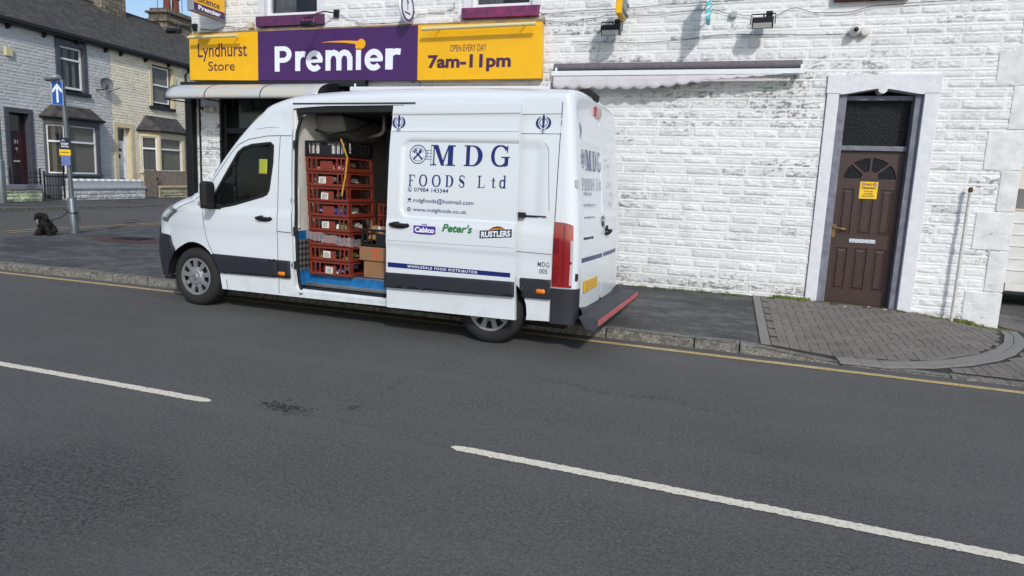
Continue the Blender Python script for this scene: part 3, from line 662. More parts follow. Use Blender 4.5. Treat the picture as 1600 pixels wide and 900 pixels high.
# oval sign
e=empty('round_sign','white round sign with a purple ring jutting out above the fascia','sign',(-4.99,9.52,4.245))
b=MB().lathe([(0,-.02),(.225,-.02),(.235,0),(.225,.02),(0,.02)],(0,0,0),axis='x',n=32); b.out('sign_disc',wh,e)
b=MB(); v,f=strip(circ(0,0,.195,32),.045,lambda a,z:(.0225,a,z),close=True); b.add(v,f); v,f=strip(circ(0,0,.195,32),.045,lambda a,z:(-.0225,a,z),close=True); b.add(v,f)
v,f=strip([(-.03,.10),(0,.02),(.03,.10)],.02,lambda a,z:(.0225,a,z)); b.add(v,f); v,f=strip([(0,.12),(0,-.04)],.02,lambda a,z:(.023,a,z)); b.add(v,f); v,f=strip([(-.09,-.085),(.09,-.085)],.025,lambda a,z:(.0225,a,z)); b.add(v,f)
b.out('ring_and_mark',pur,e); MB().tube([(0,.22,0),(0,.30,0)],.015).out('bracket',blackm,e)
# two thin flag signs
def flag(name,lab,x,y0,y1,z0,z1,t,m,mside,extra=None):
    e=empty(name,lab,'sign',(x,0,0)); bx('sign_board',-t/2,t/2,y0,y1,z0,z1,m,e,bevel=.006)
    MB().prism([(y0+.02,z0+.02),(y1-.02,z0+.02),(y1-.02,z1-.02),(y0+.02,z1-.02)],t/2,t/2+.004,ax='x').prism([(y0+.02,z0+.02),(y1-.02,z0+.02),(y1-.02,z1-.02),(y0+.02,z1-.02)],-t/2-.004,-t/2,ax='x').out('face',mside,e)
    MB().tube([(0,y1,z0+.15),(0,W,z0+.15)],.012).tube([(0,y1,z1-.15),(0,W,z1-.15)],.012).out('bracket',blackm,e); return e
e=flag('flag_sign','black and yellow box sign jutting out above the left floodlight',-1.61,9.02,9.42,3.90,4.34,.085,yel,mat('sign_black','1b1b20',.4))
b=MB()
for k in range(4): v,f=strip([(9.06+.09*k,3.98),(9.10+.09*k,4.08),(9.07+.09*k,4.16)],.02,lambda a,z:(.0475,a,z)); b.add(v,f)
b.out('scroll_mark',wh,e)
teal=mat('teal_sign','58c3c9',.4)
e=flag('flag_sign','thin teal striped sign jutting out between the two floodlights',-.485,9.25,9.58,3.84,4.36,.045,teal,teal)
b=MB()
for k in range(5):
    z=3.87+k*.09; v,f=strip([(9.26,z),(9.57,z+.09)],.025,lambda a,q:(.0275,a,q)); b.add(v,f); b.add([(-.023,9.247,z),(.023,9.247,z+.03),(.023,9.247,z+.055),(-.023,9.247,z+.025)],[(0,1,2,3)])
b.out('stripes',wh,e)
# floodlights
lens=mat('lamp_lens',(.45,.45,.44),.25)
def flood(x,y,z,lab,ang=0,s=1.0):
    e=empty('floodlight',lab,'floodlight',(x,y,z),R(ang),group='floodlights on the shop wall')
    b=MB(); b.prism([(-.13*s,.02),(-.10*s,.09),(.02*s,.10),(.05*s,-.02),(-.10*s,-.05)],-.13*s,.13*s,ax='x')
    for k in range(9): b.box(-.12*s+k*.03*s-.004,-.12*s+k*.03*s+.004,-.02,.05,.09,.12)
    b.out('lamp_body',blackm,e,bevel=.005)
    MB().add([(-.115*s,-.134*s,.012),(.115*s,-.134*s,.012),(.115*s,-.108*s,-.048),(-.115*s,-.108*s,-.048)],[(0,1,2,3)]).out('lens',lens,e)
    b=MB(); b.tube([(-.15*s,-.03,.02),(-.15*s,-.01,.15),(.15*s,-.01,.15),(.15*s,-.03,.02)],.009,6); b.box(.03,.11,.0,.10,.07,.19); b.tube([(0,0,.15),(0,W-y,.15)],.011,6); b.out('bracket',blackm,e); return e
p=D(-1.83,3.83,9.55); flood(p[0],9.55,p[2],'black floodlight on the wall left of the teal sign, above the awning'); p=D(.215,3.86,9.55); flood(p[0],9.55,p[2],'black floodlight on the wall right of the teal sign, above the awning',-4)
def arm_flood(mx,mz,x,y,z,lab):
    e=empty('floodlight',lab,'floodlight',(0,0,0),group='floodlights on the shop wall')
    MB().box(mx-.045,mx+.045,W-.05,W-.005,mz-.06,mz+.06).tube([(mx,W-.05,mz),(mx-.12,W-.2,mz-.0),(x,y,z+.12)],.011,6).tube([(x-.1,y,z+.10),(x+.1,y,z+.10)],.009,6).tube([(x-.1,y,z+.1),(x-.1,y-.03,z)],.009,6).tube([(x+.1,y,z+.1),(x+.1,y-.03,z)],.009,6).out('arm',blackm,e)
    MB().prism([(y-.10,z-.02),(y-.08,z+.03),(y+.06,z+.04),(y+.06,z-.035),(y-.06,z-.05)],x-.10,x+.10,ax='x').out('lamp_body',blackm,e,bevel=.005)
arm_flood(-6.40,4.27,-6.53,9.2,3.97,'black floodlight on an arm above the purple fascia panel')
arm_flood(-9.31,4.15,-9.20,9.2,3.95,'black floodlight on an arm at the left corner of the shop')
# cameras
camw=mat('camera_white',(.62,.62,.57),.4)
def dome(x,z,lab,s=1):
    e=empty('security_camera',lab,'security camera',(x,W-.04,z))
    MB().lathe([(0,-.10*s),(.03*s,-.095*s),(.055*s,-.06*s),(.062*s,-.02*s),(.062*s,.03)],(-.02,-.03,0),n=20).out('camera_body',camw,e,smooth=True)
    MB().lathe([(0,-.105*s),(.026*s,-.103*s),(.03*s,-.09*s)],(-.02,-.036,0),n=16).out('lens',blk,e,smooth=True)
    MB().lathe([(0,-.06),(.05*s,-.055),(.06*s,0),(.06*s,.05)],(.10*s,0,-.005),n=18).tube([(0,-.02,0),(.09*s,-.02,0)],.02,8).out('mount',camw,e,smooth=True,autosm=40); return e
dome(1.36,3.745,'white security camera on the wall above the brown door'); dome(-9.04,2.73,'white security camera on the pier under the canopy')
tag(MB().box(-.21,-.13,W-.07,W-.02,3.98,4.05).tube([(-.17,W-.045,3.98),(-.15,W-.04,3.9),(-.2,W-.04,3.84),(-.1,W-.04,3.86)],.005,5).out('junction_box',mat('box_grey','a6a9aa',.5)),'small grey junction box left of the right floodlight','junction box')
tag(MB().box(-8.13,-8.03,W-.09,W-.02,4.09,4.18).out('junction_box',mat('box_beige','c9c2a8',.5)),'beige junction box at the left end of the upstairs purple sill','junction box')
# cables
blkc=mat('cable_black','2a2a2c',.7)
def cable(pts,lab,r=.004,m=None):
    P=[]
    for i in range(len(pts)-1):
        for t in range(6):
            u=t/6; u2=u*u*(3-2*u); P.append((pts[i][0]+(pts[i+1][0]-pts[i][0])*u,W-.035,pts[i][1]+(pts[i+1][1]-pts[i][1])*u2))
    P.append((pts[-1][0],W-.035,pts[-1][1])); return tag(MB().tube(P,r,5).out('cable',m or blkc,smooth=True),lab,'cable')
cable([(-2.9,4.03),(-2.5,4.00),(-2.1,4.04),(-1.9,4.07),(-1.2,4.05),(-.9,4.08),(-.5,4.10),(-.17,4.02),(0,4.0),(.2,3.93)],'black cable sagging between the two floodlights')
cable([(-2.9,4.13),(-2,4.15),(-1,4.18),(0,4.2),(1.2,4.24),(2.3,4.28),(3.3,4.33)],'thin black cable running along the very top of the white wall')
cable([(-2.4,3.72),(-1.9,3.70),(-1.4,3.68),(-.9,3.70),(-.3,3.76),(.4,3.74),(.9,3.72),(1.33,3.72)],'black cable running level with the camera above the awning')
cable([(.25,3.95),(.6,4.07),(.85,4.0),(1.2,3.99),(1.6,4.06),(2.2,4.08),(3.2,4.12)],'black cable running right from the right floodlight over the brown door')
cable([(-5.6,4.08),(-5.1,4.10),(-4.85,4.20),(-4.5,4.22),(-4.3,4.26),(-4.3,4.36)],'black cable looping up between the round sign and the magenta sill')
cable([(-6.35,4.25),(-6.1,4.15),(-5.9,4.09),(-5.5,4.09)],'short black cable dropping to the fascia from the arm floodlight')
cable([(-9.2,4.12),(-8.9,4.09),(-8.6,4.14),(-8.3,4.10),(-8.05,4.16)],'tangled black cable along the top of the Lyndhurst Store panel',.006)
# awnings
awg=mat('awning_housing','6e6a72',.7,var=.3,vscale=20); awf=mat('awning_cloth',(.60,.58,.61),.85,var=.12,vscale=5); alw=mat('awning_rail',(.74,.76,.79),.35)
def awning(x0,x1,lab,prof,Y=9.6,roll=True):
    e=empty('awning',lab,'awning',(0,0,0)); a=D(x0,3.37,Y+.08); b_=D(x1,3.36,Y+.08)
    if roll: MB().tube([a,b_],.052,14).out('roller',awg,e,smooth=True,autosm=40)
    p,q=D(x0-.04,3.275,Y),D(x1+.03,3.265,Y); zr=0 if roll else -.2
    MB().add([(p[0],Y-.03,p[2]-.035+zr),(q[0],Y-.03,q[2]-.035+zr),(q[0],Y+.04,q[2]-.035+zr),(p[0],Y+.04,p[2]-.035+zr),(p[0],Y-.03,p[2]+.035+zr),(q[0],Y-.03,q[2]+.035+zr),(q[0],Y+.04,q[2]+.04+zr),(p[0],Y+.04,p[2]+.04+zr)],[(0,3,2,1),(4,5,6,7),(0,1,5,4),(1,2,6,5),(2,3,7,6),(3,0,4,7)]).out('front_rail',alw,e,bevel=.008)
    for x in (x0+.02,x1): c_=D(x,3.32,Y); bx('bracket',c_[0]-.015,c_[0]+.015,Y+.03,W,c_[2]-.05+zr,c_[2]+.05+zr,alw,e,bevel=.004)
    V=[];F=[]; n=int((x1-x0)/.02)
    for i in range(n+1):
        x=x0+(x1-x0)*i/n; top=3.245+zr; h=pw(x,prof); sc=.038*(1-abs(math.sin((x-x0)*PI/.20)))*min(1,h/.12)
        for j in range(4):
            zz=top-(h-sc)*j/3; P=D(x,zz,Y); V.append((P[0],Y-.012-.012*math.sin(x*14)*j/3-.03*j/3,P[2]))
    F=[(4*i+j,4*i+4+j,4*i+5+j,4*i+1+j) for i in range(n) for j in range(3)]
    o=mk('valance',V,F,awf,e,smooth=True); md=o.modifiers.new('s','SOLIDIFY'); md.thickness=.003; return e
awning(-2.66,.76,'long rolled awning with a scalloped pale valance on the bare wall right of the fascia',[(-2.66,.20),(-1.9,.21),(-1.3,.21),(-1.0,.185),(-.6,.13),(-.3,.09),(.1,.06),(.5,.02),(.76,.004)])
awning(-6.10,-2.74,'rolled up awning with white rail under the fascia behind the van',[(-6.1,.22),(-2.7,.22)],roll=False)
# polycarbonate canopy
e=empty('canopy','curved translucent canopy on black brackets over the shop entrance','canopy',(0,0,0))
g=G('polycarbonate'); g.color(g.mix(g.ramp(g.noise(2.5,4),.4,.7),(.62,.66,.68),(.72,.66,.52))); g.rough(.25); g.b.inputs['Transmission Weight'].default_value=.25
def arcp(x,t): # t 0 wall .. 1 front
    a=R(90*t); return (x,W-.03-.68*math.sin(a),2.83+.295*math.cos(a)**.8 if t<1 else 2.83)
xa,xb=-9.34,-6.28; V=[];n=14;mm=24
for i in range(mm+1):
    for j in range(n+1): V.append(arcp(xa+(xb-xa)*i/mm,j/n))
F=[(i*(n+1)+j,(i+1)*(n+1)+j,(i+1)*(n+1)+j+1,i*(n+1)+j+1) for i in range(mm) for j in range(n)]
o=mk('canopy_sheet',V,F,M['polycarbonate'],e,smooth=True); md=o.modifiers.new('s','SOLIDIFY'); md.thickness=.008
for x in (xa,-8.50,-7.38,xb):
    MB().tube([arcp(x,j/n) for j in range(n+1)],.014,6).tube([(x,W-.03,2.83),(x,W-.71,2.815)],.012,6).tube([(x,W-.03,2.78),(x,W-.03,3.12)],.02,6).out('rib',blackm,e)
MB().tube([(xa,W-.72,2.825),(xb,W-.72,2.825)],.012,6).out('front_bar',mat('bar_grey','55585e',.5,.4),e)
MB().prism([(p[1],p[2]) for p in [arcp(0,j/n) for j in range(n+1)]]+[(W-.03,2.83)],xb-.004,xb+.004,ax='x').out('end_panel',mat('smoked_panel','1d1f24',.25),e)
# waste pipe
e=empty('pipe','white painted waste pipe with a rusty top leaning on the wall by the corner','pipe',(0,0,0))
MB().tube([(2.845,W-.13,.10),(2.85,W-.12,1.0),(2.86,W-.10,1.76)],.019,12).out('pipe_body',mat('pipe_paint',(.62,.62,.60),.5,var=.25,vscale=12),e,smooth=True,autosm=40)
MB().lathe([(0,.045),(.020,.042),(.026,.025),(.026,-.015),(.020,-.02)],(2.861,W-.10,1.77),axis='z',n=14).out('pipe_cap',mat('rust','6e4a2a',.8,.2,var=.4,vscale=30),e,smooth=True)
# weeds
b=MB()
def tuft(x,y,z,n,h):
    for _ in range(n):
        a=random.uniform(0,6.28); l=h*random.uniform(.4,1.1); px,py=x+random.gauss(0,.035),y+random.gauss(0,.02); w_=random.uniform(.003,.007)
        dx,dy=math.cos(a)*l*.6,math.sin(a)*l*.6; b.add([(px-w_,py,z),(px+w_,py,z),(px+dx*.5+w_,py+dy*.5,z+l*.65),(px+dx,py+dy,z+l)],[(0,1,2),(0,2,3)])
for x0,x1,n,h in ((.62,1.12,16,.055),(-.4,.6,9,.02),(-1.2,-.5,5,.015),(2.42,2.8,9,.03),(2.85,3.12,14,.06),(3.12,3.5,12,.035),(1.5,2.1,6,.018)):
    for _ in range(n):
        x=random.uniform(x0,x1); y=W-.06-random.random()*.06 - (.12 if 3.1<x else 0); tuft(x,y,pav_z(x,y)+.004,26,h)
tag(b.out('weeds',mat('weed_green','52682b',.8,var=.5,vscale=12,col2='7a7f35')),'green weeds and moss along the foot of the white wall',kind='stuff')
b=MB()
for _ in range(420):
    x=random.choice([random.uniform(-1.2,1.1),random.uniform(2.4,3.4),random.uniform(1.2,2.3)]); y=W-.05-abs(random.gauss(0,.07)); z=pav_z(x,y)+.012; s=random.uniform(.008,.03); n_=6
    b.add([(x+s*math.cos(k*1.05)*random.uniform(.6,1.3),y+s*.6*math.sin(k*1.05),z) for k in range(n_)]+[(x,y,z+s*.35)],[(k,(k+1)%n_,n_) for k in range(n_)])
tag(b.out('moss',mat('moss','4a4a2c',.95,var=.5,vscale=15,col2='6b6238')),'clumps of moss and dirt in the gap between wall and footway',kind='stuff')
b=MB(); s=.02
for x,y in ((1.86,9.66),(1.55,9.5),(2.05,9.62)): b.add([(x,y,pav_z(x,y)+.02),(x+.06,y+.01,pav_z(x,y)+.024),(x+.065,y+.03,pav_z(x,y)+.02),(x+.01,y+.025,pav_z(x,y)+.026)],[(0,1,2,3)])
tag(b.out('litter',mat('paper_white','e8e8e4',.8)),'scraps of white litter on the paving by the brown door',kind='stuff')
# vehicle glimpsed in the yard right of the corner
e=empty('trailer','white ribbed trailer glimpsed past the right corner of the white wall','trailer',(4.55,12.2,0))
tw=mat('trailer_white',(.72,.72,.70),.45,var=.15,vscale=3)
b=MB(); b.box(-.9,2.4,0,2.2,.42,1.55)
for z in (.62,.80,1.0,1.18,1.36): b.box(-.91,2.42,-.012,.0,z,z+.03)
b.prism([(0,.42),(0,.30),(.3,.22),(2.2,.22),(2.2,.42)],-.3,2.4,ax='x'); b.out('trailer_body',tw,e,bevel=.02)
MB().prism([(.0,1.55),(.25,2.25),(2.1,2.25),(2.2,1.55)],-.88,2.38,ax='x').out('upper_body',mat('trailer_cream',(.5,.45,.38),.5),e,bevel=.03)
MB().box(-.86,2.3,.02,.03,1.60,1.9).xf(lambda x,y,z:(x,y+(z-1.6)*.35-.015,z)).out('window',dk,e)
for x in (.4,1.6):
    w_=MB().lathe([(.12,-.09),(.27,-.1),(.31,-.07),(.31,.07),(.27,.1)],(x,.3,.31),n=24).out('wheel',mat('tyre',(.018,.018,.019),.85),e,smooth=True)
tag(bx('yard_ground',3.2,9,10.5,16,.0,.045,mat('yard_concrete',(.10,.098,.09),.9,var=.5,vscale=3)),kind='structure')
# ================================================================ DELIVERY VAN
# local axes: x = rearwards along the van, y = from the near side to the far side, z up
TH=R(-2.2); VO=Vector((-5.78,6.07,0))
van=empty('delivery_van','white high-roof delivery van with its side door slid open, parked by the kerb','van',VO,TH)
def vw(x,y,z): return (VO.x+x*math.cos(TH)-y*math.sin(TH), VO.y+x*math.sin(TH)+y*math.cos(TH), z)
g=G('van_white'); z=g.sep(2); n=g.noise(5,7,.7); low=g.ramp(z,.22,.52,(1,1,1),(0,0,0)); d=g.math('MULTIPLY',g.math('MULTIPLY',low,g.ramp(n,.42,.70)),.42)
c=g.mix(d,(.70,.745,.775),(.33,.32,.295)); c=g.mix(g.math('MULTIPLY',g.ramp(g.noise(1.2,4),.45,.7),.10),c,(.61,.655,.69)); g.color(c); g.rough(.24); g.b.inputs['Coat Weight'].default_value=.5; g.b.inputs['Coat Roughness'].default_value=.05
VW=MATS['van_white']; VD=mat('trim_grey','23262d',.55,bump=.25,bscale=400); GAP=mat('gap_and_crease_shade',(.02,.022,.025),.7); NAVY=mat('navy_vinyl','12246a',.35); BLK=mat('black_rubber',(.007,.007,.008),.75); CH=mat('chrome',(.6,.61,.63),.15,1)
CR=MATS['cast_iron']
def smooth(t): t=max(0,min(1,t)); return t*t*(3-2*t)
def rdist(u,z,x0,x1,z0,z1,r):
    dx=max(x0+r-u,0,u-(x1-r)); dz=max(z0+r-z,0,z-(z1-r)); inn=min(u-x0,x1-u,z-z0,z1-z)
    if u<x0 or u>x1 or z<z0 or z>z1: return -1
    d=math.hypot(dx,dz); return r-d if d>0 else inn
def sv(u,z,pocket=True):
    v=.05*(max(0,z-1.22)/1.12)**1.7+.012*smooth((.62-z)/.2)
    if u<.3: v+=.10*((.3-u)/.8)**2
    if pocket:
        d=rdist(u,z,2.70,4.10,1.205,1.965,.10)
        if d>0: v+=.018*smooth(d/.020)
    v+=.008*smooth((z-2.045)/.02)*(1-smooth((z-2.19)/.02)) if u>1.1 else 0
    v-=.010*smooth((z-.90)/.05)*(1-smooth((z-1.14)/.05))
    return v
def dv(u,z): return -.135+sv(u,z)   # slid-open door stands outside the body
side=lambda u,z:(u,sv(u,z),z)
E_=[(-.60,.30),(-.62,.55),(-.60,.82),(-.54,1.00),(-.29,1.135),(-.05,1.22),(.10,1.30),(.17,1.42),(.46,1.775),(.80,2.09),(1.05,2.225),(1.45,2.29),(2.5,2.325),(3.4,2.33),(4.26,2.325)]
C_=[(-1.03,.30),(-1.10,.55),(-1.07,.86),(-1.0,1.08),(-.68,1.25),(-.28,1.37),(-.02,1.46),(.08,1.55),(.40,1.93),(.76,2.29),(1.05,2.43),(1.5,2.50),(2.5,2.53),(3.4,2.53),(4.26,2.50)]
def resample(P,k=6):
    o=[]
    for i in range(len(P)-1):
        p0=P[max(0,i-1)];p1=P[i];p2=P[i+1];p3=P[min(len(P)-1,i+2)]
        for j in range(k):
            t=j/k; o.append(tuple(.5*((2*p1[a])+(-p0[a]+p2[a])*t+(2*p0[a]-5*p1[a]+4*p2[a]-p3[a])*t*t+(-p0[a]+3*p1[a]-3*p2[a]+p3[a])*t**3) for a in (0,1)))
    o.append(P[-1]); return o
KS=6; EE=resample(E_,KS); CC=resample(C_,KS); CY=1.01
def wrap(i,a,off=0):
    """i index along outline (float), a 0..1 from side to centre"""
    i=max(0,min(len(EE)-1.0001,i)); k=int(i); t=i-k
    e=[EE[k][j]+(EE[k+1][j]-EE[k][j])*t for j in (0,1)]; c=[CC[k][j]+(CC[k+1][j]-CC[k][j])*t for j in (0,1)]
    n=2.4 if i<5*KS else (2.9 if i<9.5*KS else 3.3)
    ang=a*PI/2; q=math.sin(ang)**(2/n); s=1-math.cos(ang)**(2/n)
    y0=sv(e[0],e[1],False); return (e[0]+(c[0]-e[0])*q, y0+(CY-y0)*s, e[1]+(c[1]-e[1])*q)
def wrap_n(i,a,off):
    p=Vector(wrap(i,a)); du=Vector(wrap(i+.3,a))-Vector(wrap(i-.3,a)); da=Vector(wrap(i,min(.999,a+.01)))-Vector(wrap(i,max(.001,a-.01)))
    n=du.cross(da).normalized()
    ref=Vector((1.6,1.0,1.1)); 
    if n.dot(p-ref)<0: n=-n
    return tuple(p+n*off)
AA=[0,.02,.05,.09,.14,.2,.27,.35,.44,.54,.66,.8,1.0]
V=[];F=[];N=len(EE);K=len(AA)
for i in range(N):
    for a in AA: V.append(wrap(i,a))
    for a in reversed(AA[:-1]): p=wrap(i,a); V.append((p[0],2*CY-p[1],p[2]))
Kc=2*K-1
for i in range(N-1):
    for j in range(Kc-1): F.append((i*Kc+j,i*Kc+j+1,(i+1)*Kc+j+1,(i+1)*Kc+j))
body_b=MB().add(V,F)
# near side panel with openings
def arch(cu,r,n=14,a0=0,a1=180,cz=.345): return [(cu+r*math.cos(R(a)),cz+r*math.sin(R(a))) for a in [a0+(a1-a0)*k/n for k in range(n+1)]]
HF,HR=-.14,3.62
out=[(-.60,.82),(-.55,.70),(-.50,.63)]+[p for p in reversed(arch(HF,.415)) if p[0]>-.49 and p[1]>.35]+[(.30,.245),(1.28,.25),(2.6,.265),(3.20,.285)]+[p for p in reversed(arch(HR,.405)) if p[1]>.34]+[(4.02,.29),(4.26,.30),(4.26,.7),(4.26,1.3)]
out+=list(reversed(EE[2*KS+1:]))
ap=[(1.395,.335),(1.36,.42),(1.345,.62),(1.33,1.2),(1.32,1.9),(1.335,2.08),(1.375,2.19),(1.47,2.24),(2.62,2.25),(2.62,.335)]
ap_o=[(1.40,.30),(1.315,.36),(1.30,.6),(1.285,1.3),(1.275,2.30),(2.62,2.31),(2.62,.30)]
win=[(.145,1.195),(.30,1.43),(.56,1.80),(.63,1.85),(.75,1.885),(1.0,1.91),(1.035,1.88),(1.03,1.70),(.985,1.41),(.955,1.36),(.90,1.335),(.5,1.225),(.30,1.185),(.17,1.175)]
v,f=sheet(out,[ap_o,win],.05,side); body_b.add(v,f)
# far side, floor
v,f=sheet([(a,b) for a,b in out],[],.12,lambda u,z:(u,2*CY-sv(u,z,False),z)); body_b.add(v,f)
# rear end: rounded shell round to the doors
RI=[0,.03,.10,.2,.35,.5,.65,.8,.9,.97,1.0]; RR=.235
def lean(u,z): return .125*(max(0,z-.95)/1.3)**1.25*max(0,min(1,(u-4.26)/.24))
RV=.125
def cprof(t):
    a=t*PI/2; n=3.0; return RV*(1-math.cos(a)**(2/n)), 4.26+RR*math.sin(a)**(2/n)
def ring(t):
    """t 0..1 from side plane to rear plane -> list of points side bottom, up, over the roof, down"""
    ins,u=cprof(t)
    P=[]; zs=[.30,.45,.62,.8,1.0,1.24,1.4,1.6,1.8,2.0,2.15,2.25,2.325]
    for z in zs: zz=min(z,2.325-ins*.15); P.append((u-lean(u,zz),sv(4.26,z,False)+ins,zz))
    for aa in AA[1:]:
        x,y,z=wrap(N-1,aa); y=y+(CY-y)*ins/.9; z=z-ins*.6; P.append((u-lean(u,z),y,z))
    return P+[(x,2*CY-y,z) for x,y,z in reversed(P[:-1])]
V=[];F=[];rings=[ring(t) for t in RI]; m_=len(rings[0])
for r in rings: V+=r
for i in range(len(RI)-1):
    for j in range(m_-1): F.append((i*m_+j,(i+1)*m_+j,(i+1)*m_+j+1,i*m_+j+1))
body_b.add(V,F)
last=rings[-1]; V=list(last)+[(4.42,CY,1.3)]
body_b.add(V,[(i,i+1,m_) for i in range(m_-1)])
# door posts and step well (flange between ap_o and ap recessed)
fl=lambda u,z:(u,sv(u,z)+.035,z)
v,f=sheet(ap_o,[ap],.06,fl); body_b.add(v,f)
k=len(ap_o); v=[side(*p) for p in ap_o]+[fl(*p) for p in ap_o]; body_b.add(v,[(i,(i+1)%k,k+(i+1)%k,k+i) for i in range(k)])
body=body_b.out('body',VW,van,smooth=True); 
bm=bmesh.new(); bm.from_mesh(body.data); bmesh.ops.remove_doubles(bm,verts=bm.verts,dist=.002); bmesh.ops.recalc_face_normals(bm,faces=bm.faces); bm.to_mesh(body.data); bm.free()
for p in body.data.polygons: p.use_smooth=True
try: body.data.set_sharp_from_angle(angle=R(38))
except Exception: pass
# underside
MB().box(-.7,4.4,.12,1.9,.27,.30).box(-.4,4.3,.4,.5,.16,.27).box(-.4,4.3,1.5,1.6,.16,.27).box(3.5,3.74,.3,1.7,.24,.34).tube([(3.62,.2,.325),(3.62,1.8,.325)],.05).tube([(0.9,1.2,.22),(4.5,1.3,.26)],.04).out('underbody',BLK,van)
def gap(pts,wd=.007,fn=None,nm='gap_and_crease_shade',m=None,par=None,close=False,off=.0015,d=.05):
    fn=fn or side; P=[]
    for i in range(len(pts)-(0 if close else 1)):
        a,b=pts[i],pts[(i+1)%len(pts)]; k=max(1,int(math.dist(a,b)/d))
        for j in range(k): P.append((a[0]+(b[0]-a[0])*j/k,a[1]+(b[1]-a[1])*j/k))
    if not close: P.append(pts[-1])
    return strip(P,wd,lambda u,z:(lambda q:(q[0],q[1]-off,q[2]))(fn(u,z)),close=close)
# cab door and body seams; the thinner dark strips paint shade along pressed creases
b=MB()
for pts in ([(.02,1.30),(.04,1.21),(.045,1.05),(.07,.85),(.13,.72),(.22,.60)],[(.36,.36),(.38,.25)],[(1.125,1.985),(1.115,1.70),(1.105,1.20),(1.10,.90),(1.105,.27)],[(.10,1.30),(.17,1.44),(.46,1.79),(.56,1.885),(.70,1.945),(.95,1.985),(1.125,1.99),(1.275,1.99)],
    [(1.105,.96),(1.285,.955)],[(4.262,2.33),(4.262,.70)],[(2.62,2.20),(4.26,2.225)],[(2.62,2.035),(4.26,2.045)],[(2.63,.96),(4.25,.94)]):
    wd=.007 if pts[0][0]!=2.62 and pts[0][0]!=2.63 else .004
    v,f=gap(pts,wd); b.add(v,f)
v,f=gap([(.80,2.055),(.95,2.075),(1.275,2.085)],.003); b.add(v,f)
v,f=gap([(3.10,1.285),(4.18,1.275)],.006); b.add(v,f); v,f=gap([(4.12,1.96),(4.16,1.9),(4.20,1.34)],.004); b.add(v,f)
b.out('panel_gaps_and_crease_shade',GAP,van)
bx('door_track',3.90,4.175,.0,.016,1.280,1.292,VD,van)
bx('track_end',3.89,3.97,-.03,.02,1.265,1.315,BLK,van,bevel=.006)
# side protection strips
def patchside(poly,name,m,off=.016,fn=None,par=None,d=.03):
    fn=fn or side; v,f=sheet(poly,[],d,lambda u,z:(lambda q:(q[0],q[1]-off,q[2]))(fn(u,z)))
    o=mk(name,v,f,m,par or van,smooth=True); s_=o.modifiers.new('s','SOLIDIFY'); s_.thickness=off*1.5; s_.offset=0; return o
arcF=[p for p in reversed(arch(HF,.415)) if .40<p[1]<.65 and p[0]>0]
patchside([(.19,.648)]+arcF+[(.27,.435),(1.098,.452),(1.098,.645)],'side_trim',VD); patchside([(1.112,.645),(1.112,.452),(1.27,.455),(1.27,.645)],'side_trim',VD)
patchside([(3.955,.695),(3.97,.51),(4.255,.515),(4.255,.70)],'side_trim',VD)
amb=mat('amber_lens','e07a10',.25,spec=.7)
for u,z in ((1.165,.497),(4.165,.585)): patchside(rrect(u-.045,u+.045,z-.022,z+.022,.018),'side_marker',amb,.022,d=.04)
# front bumper wrap + lower side part, headlight, grille
def wrap_patch(name,i0,i1,a0,a1,m,off=.008,ni=10,na=14,mask=None,both=True):
    V=[];F=[]
    for s in ((0,1) if both else (0,)):
        k=len(V)
        for i in range(ni+1):
            for j in range(na+1):
                p=wrap_n(i0+(i1-i0)*i/ni,a0+(a1-a0)*j/na,off); V.append(p if s==0 else (p[0],2*CY-p[1],p[2]))
        for i in range(ni):
            for j in range(na):
                if mask and not mask((i+.5)/ni,(j+.5)/na): continue
                F.append(tuple(k+q for q in (i*(na+1)+j,i*(na+1)+j+1,(i+1)*(na+1)+j+1,(i+1)*(na+1)+j)))
    return mk(name,V,F,m,van,smooth=True)
bump=wrap_patch('front_bumper',0,2.35*KS,0.0,1,VD,.012,12,18,mask=lambda t,a:not (t>.80 and a<.25+(t-.8)*1.2))
low_b=[(-.59,.30),(-.62,.55),(-.605,.80),(-.555,.71),(-.50,.65)]+[p for p in reversed(arch(HF,.42)) if p[0]<-.48 and p[1]>.33]+[(-.565,.29)]
patchside(low_b,'bumper_corner',VD,.014)
hl=mat('headlamp_glass',(.10,.12,.14),.08,spec=.9,coat=1)
wrap_patch('headlight',2.75*KS,3.75*KS,.03,.52,hl,.010,8,10,mask=lambda t,a:(a<.25+.85*t) and a>.0)
wrap_patch('lamp_reflector',3.0*KS,3.55*KS,.06,.20,mat('lamp_silver',(.65,.68,.70),.2,.6),.013,4,5)
wrap_patch('grille',1.5*KS,3.0*KS,.62,1,BLK,.012,6,8)
wrap_patch('windscreen',7.15*KS,9.3*KS,.16,1,mat('windscreen_glass',(.01,.013,.016),.04,spec=.8),.003,14,14)
b=MB(); pts=[wrap_n(i*KS/6,.012 if i<54 else .012,.002) for i in range(18,66)]
v=[];
for i in range(18,64):
    p=wrap_n(i*KS/6,.16,.004); v.append(p)
# bonnet seam
seam=[wrap_n(4.6*KS-.35*KS*t*4,.10+.55*t,.002) for t in seq(0,1,.1)]
MB().tube([wrap_n(i,.075,.001) for i in seq(3.55*KS,6.6*KS,1.2)],.0035,4).out('bonnet_seam',GAP,van)
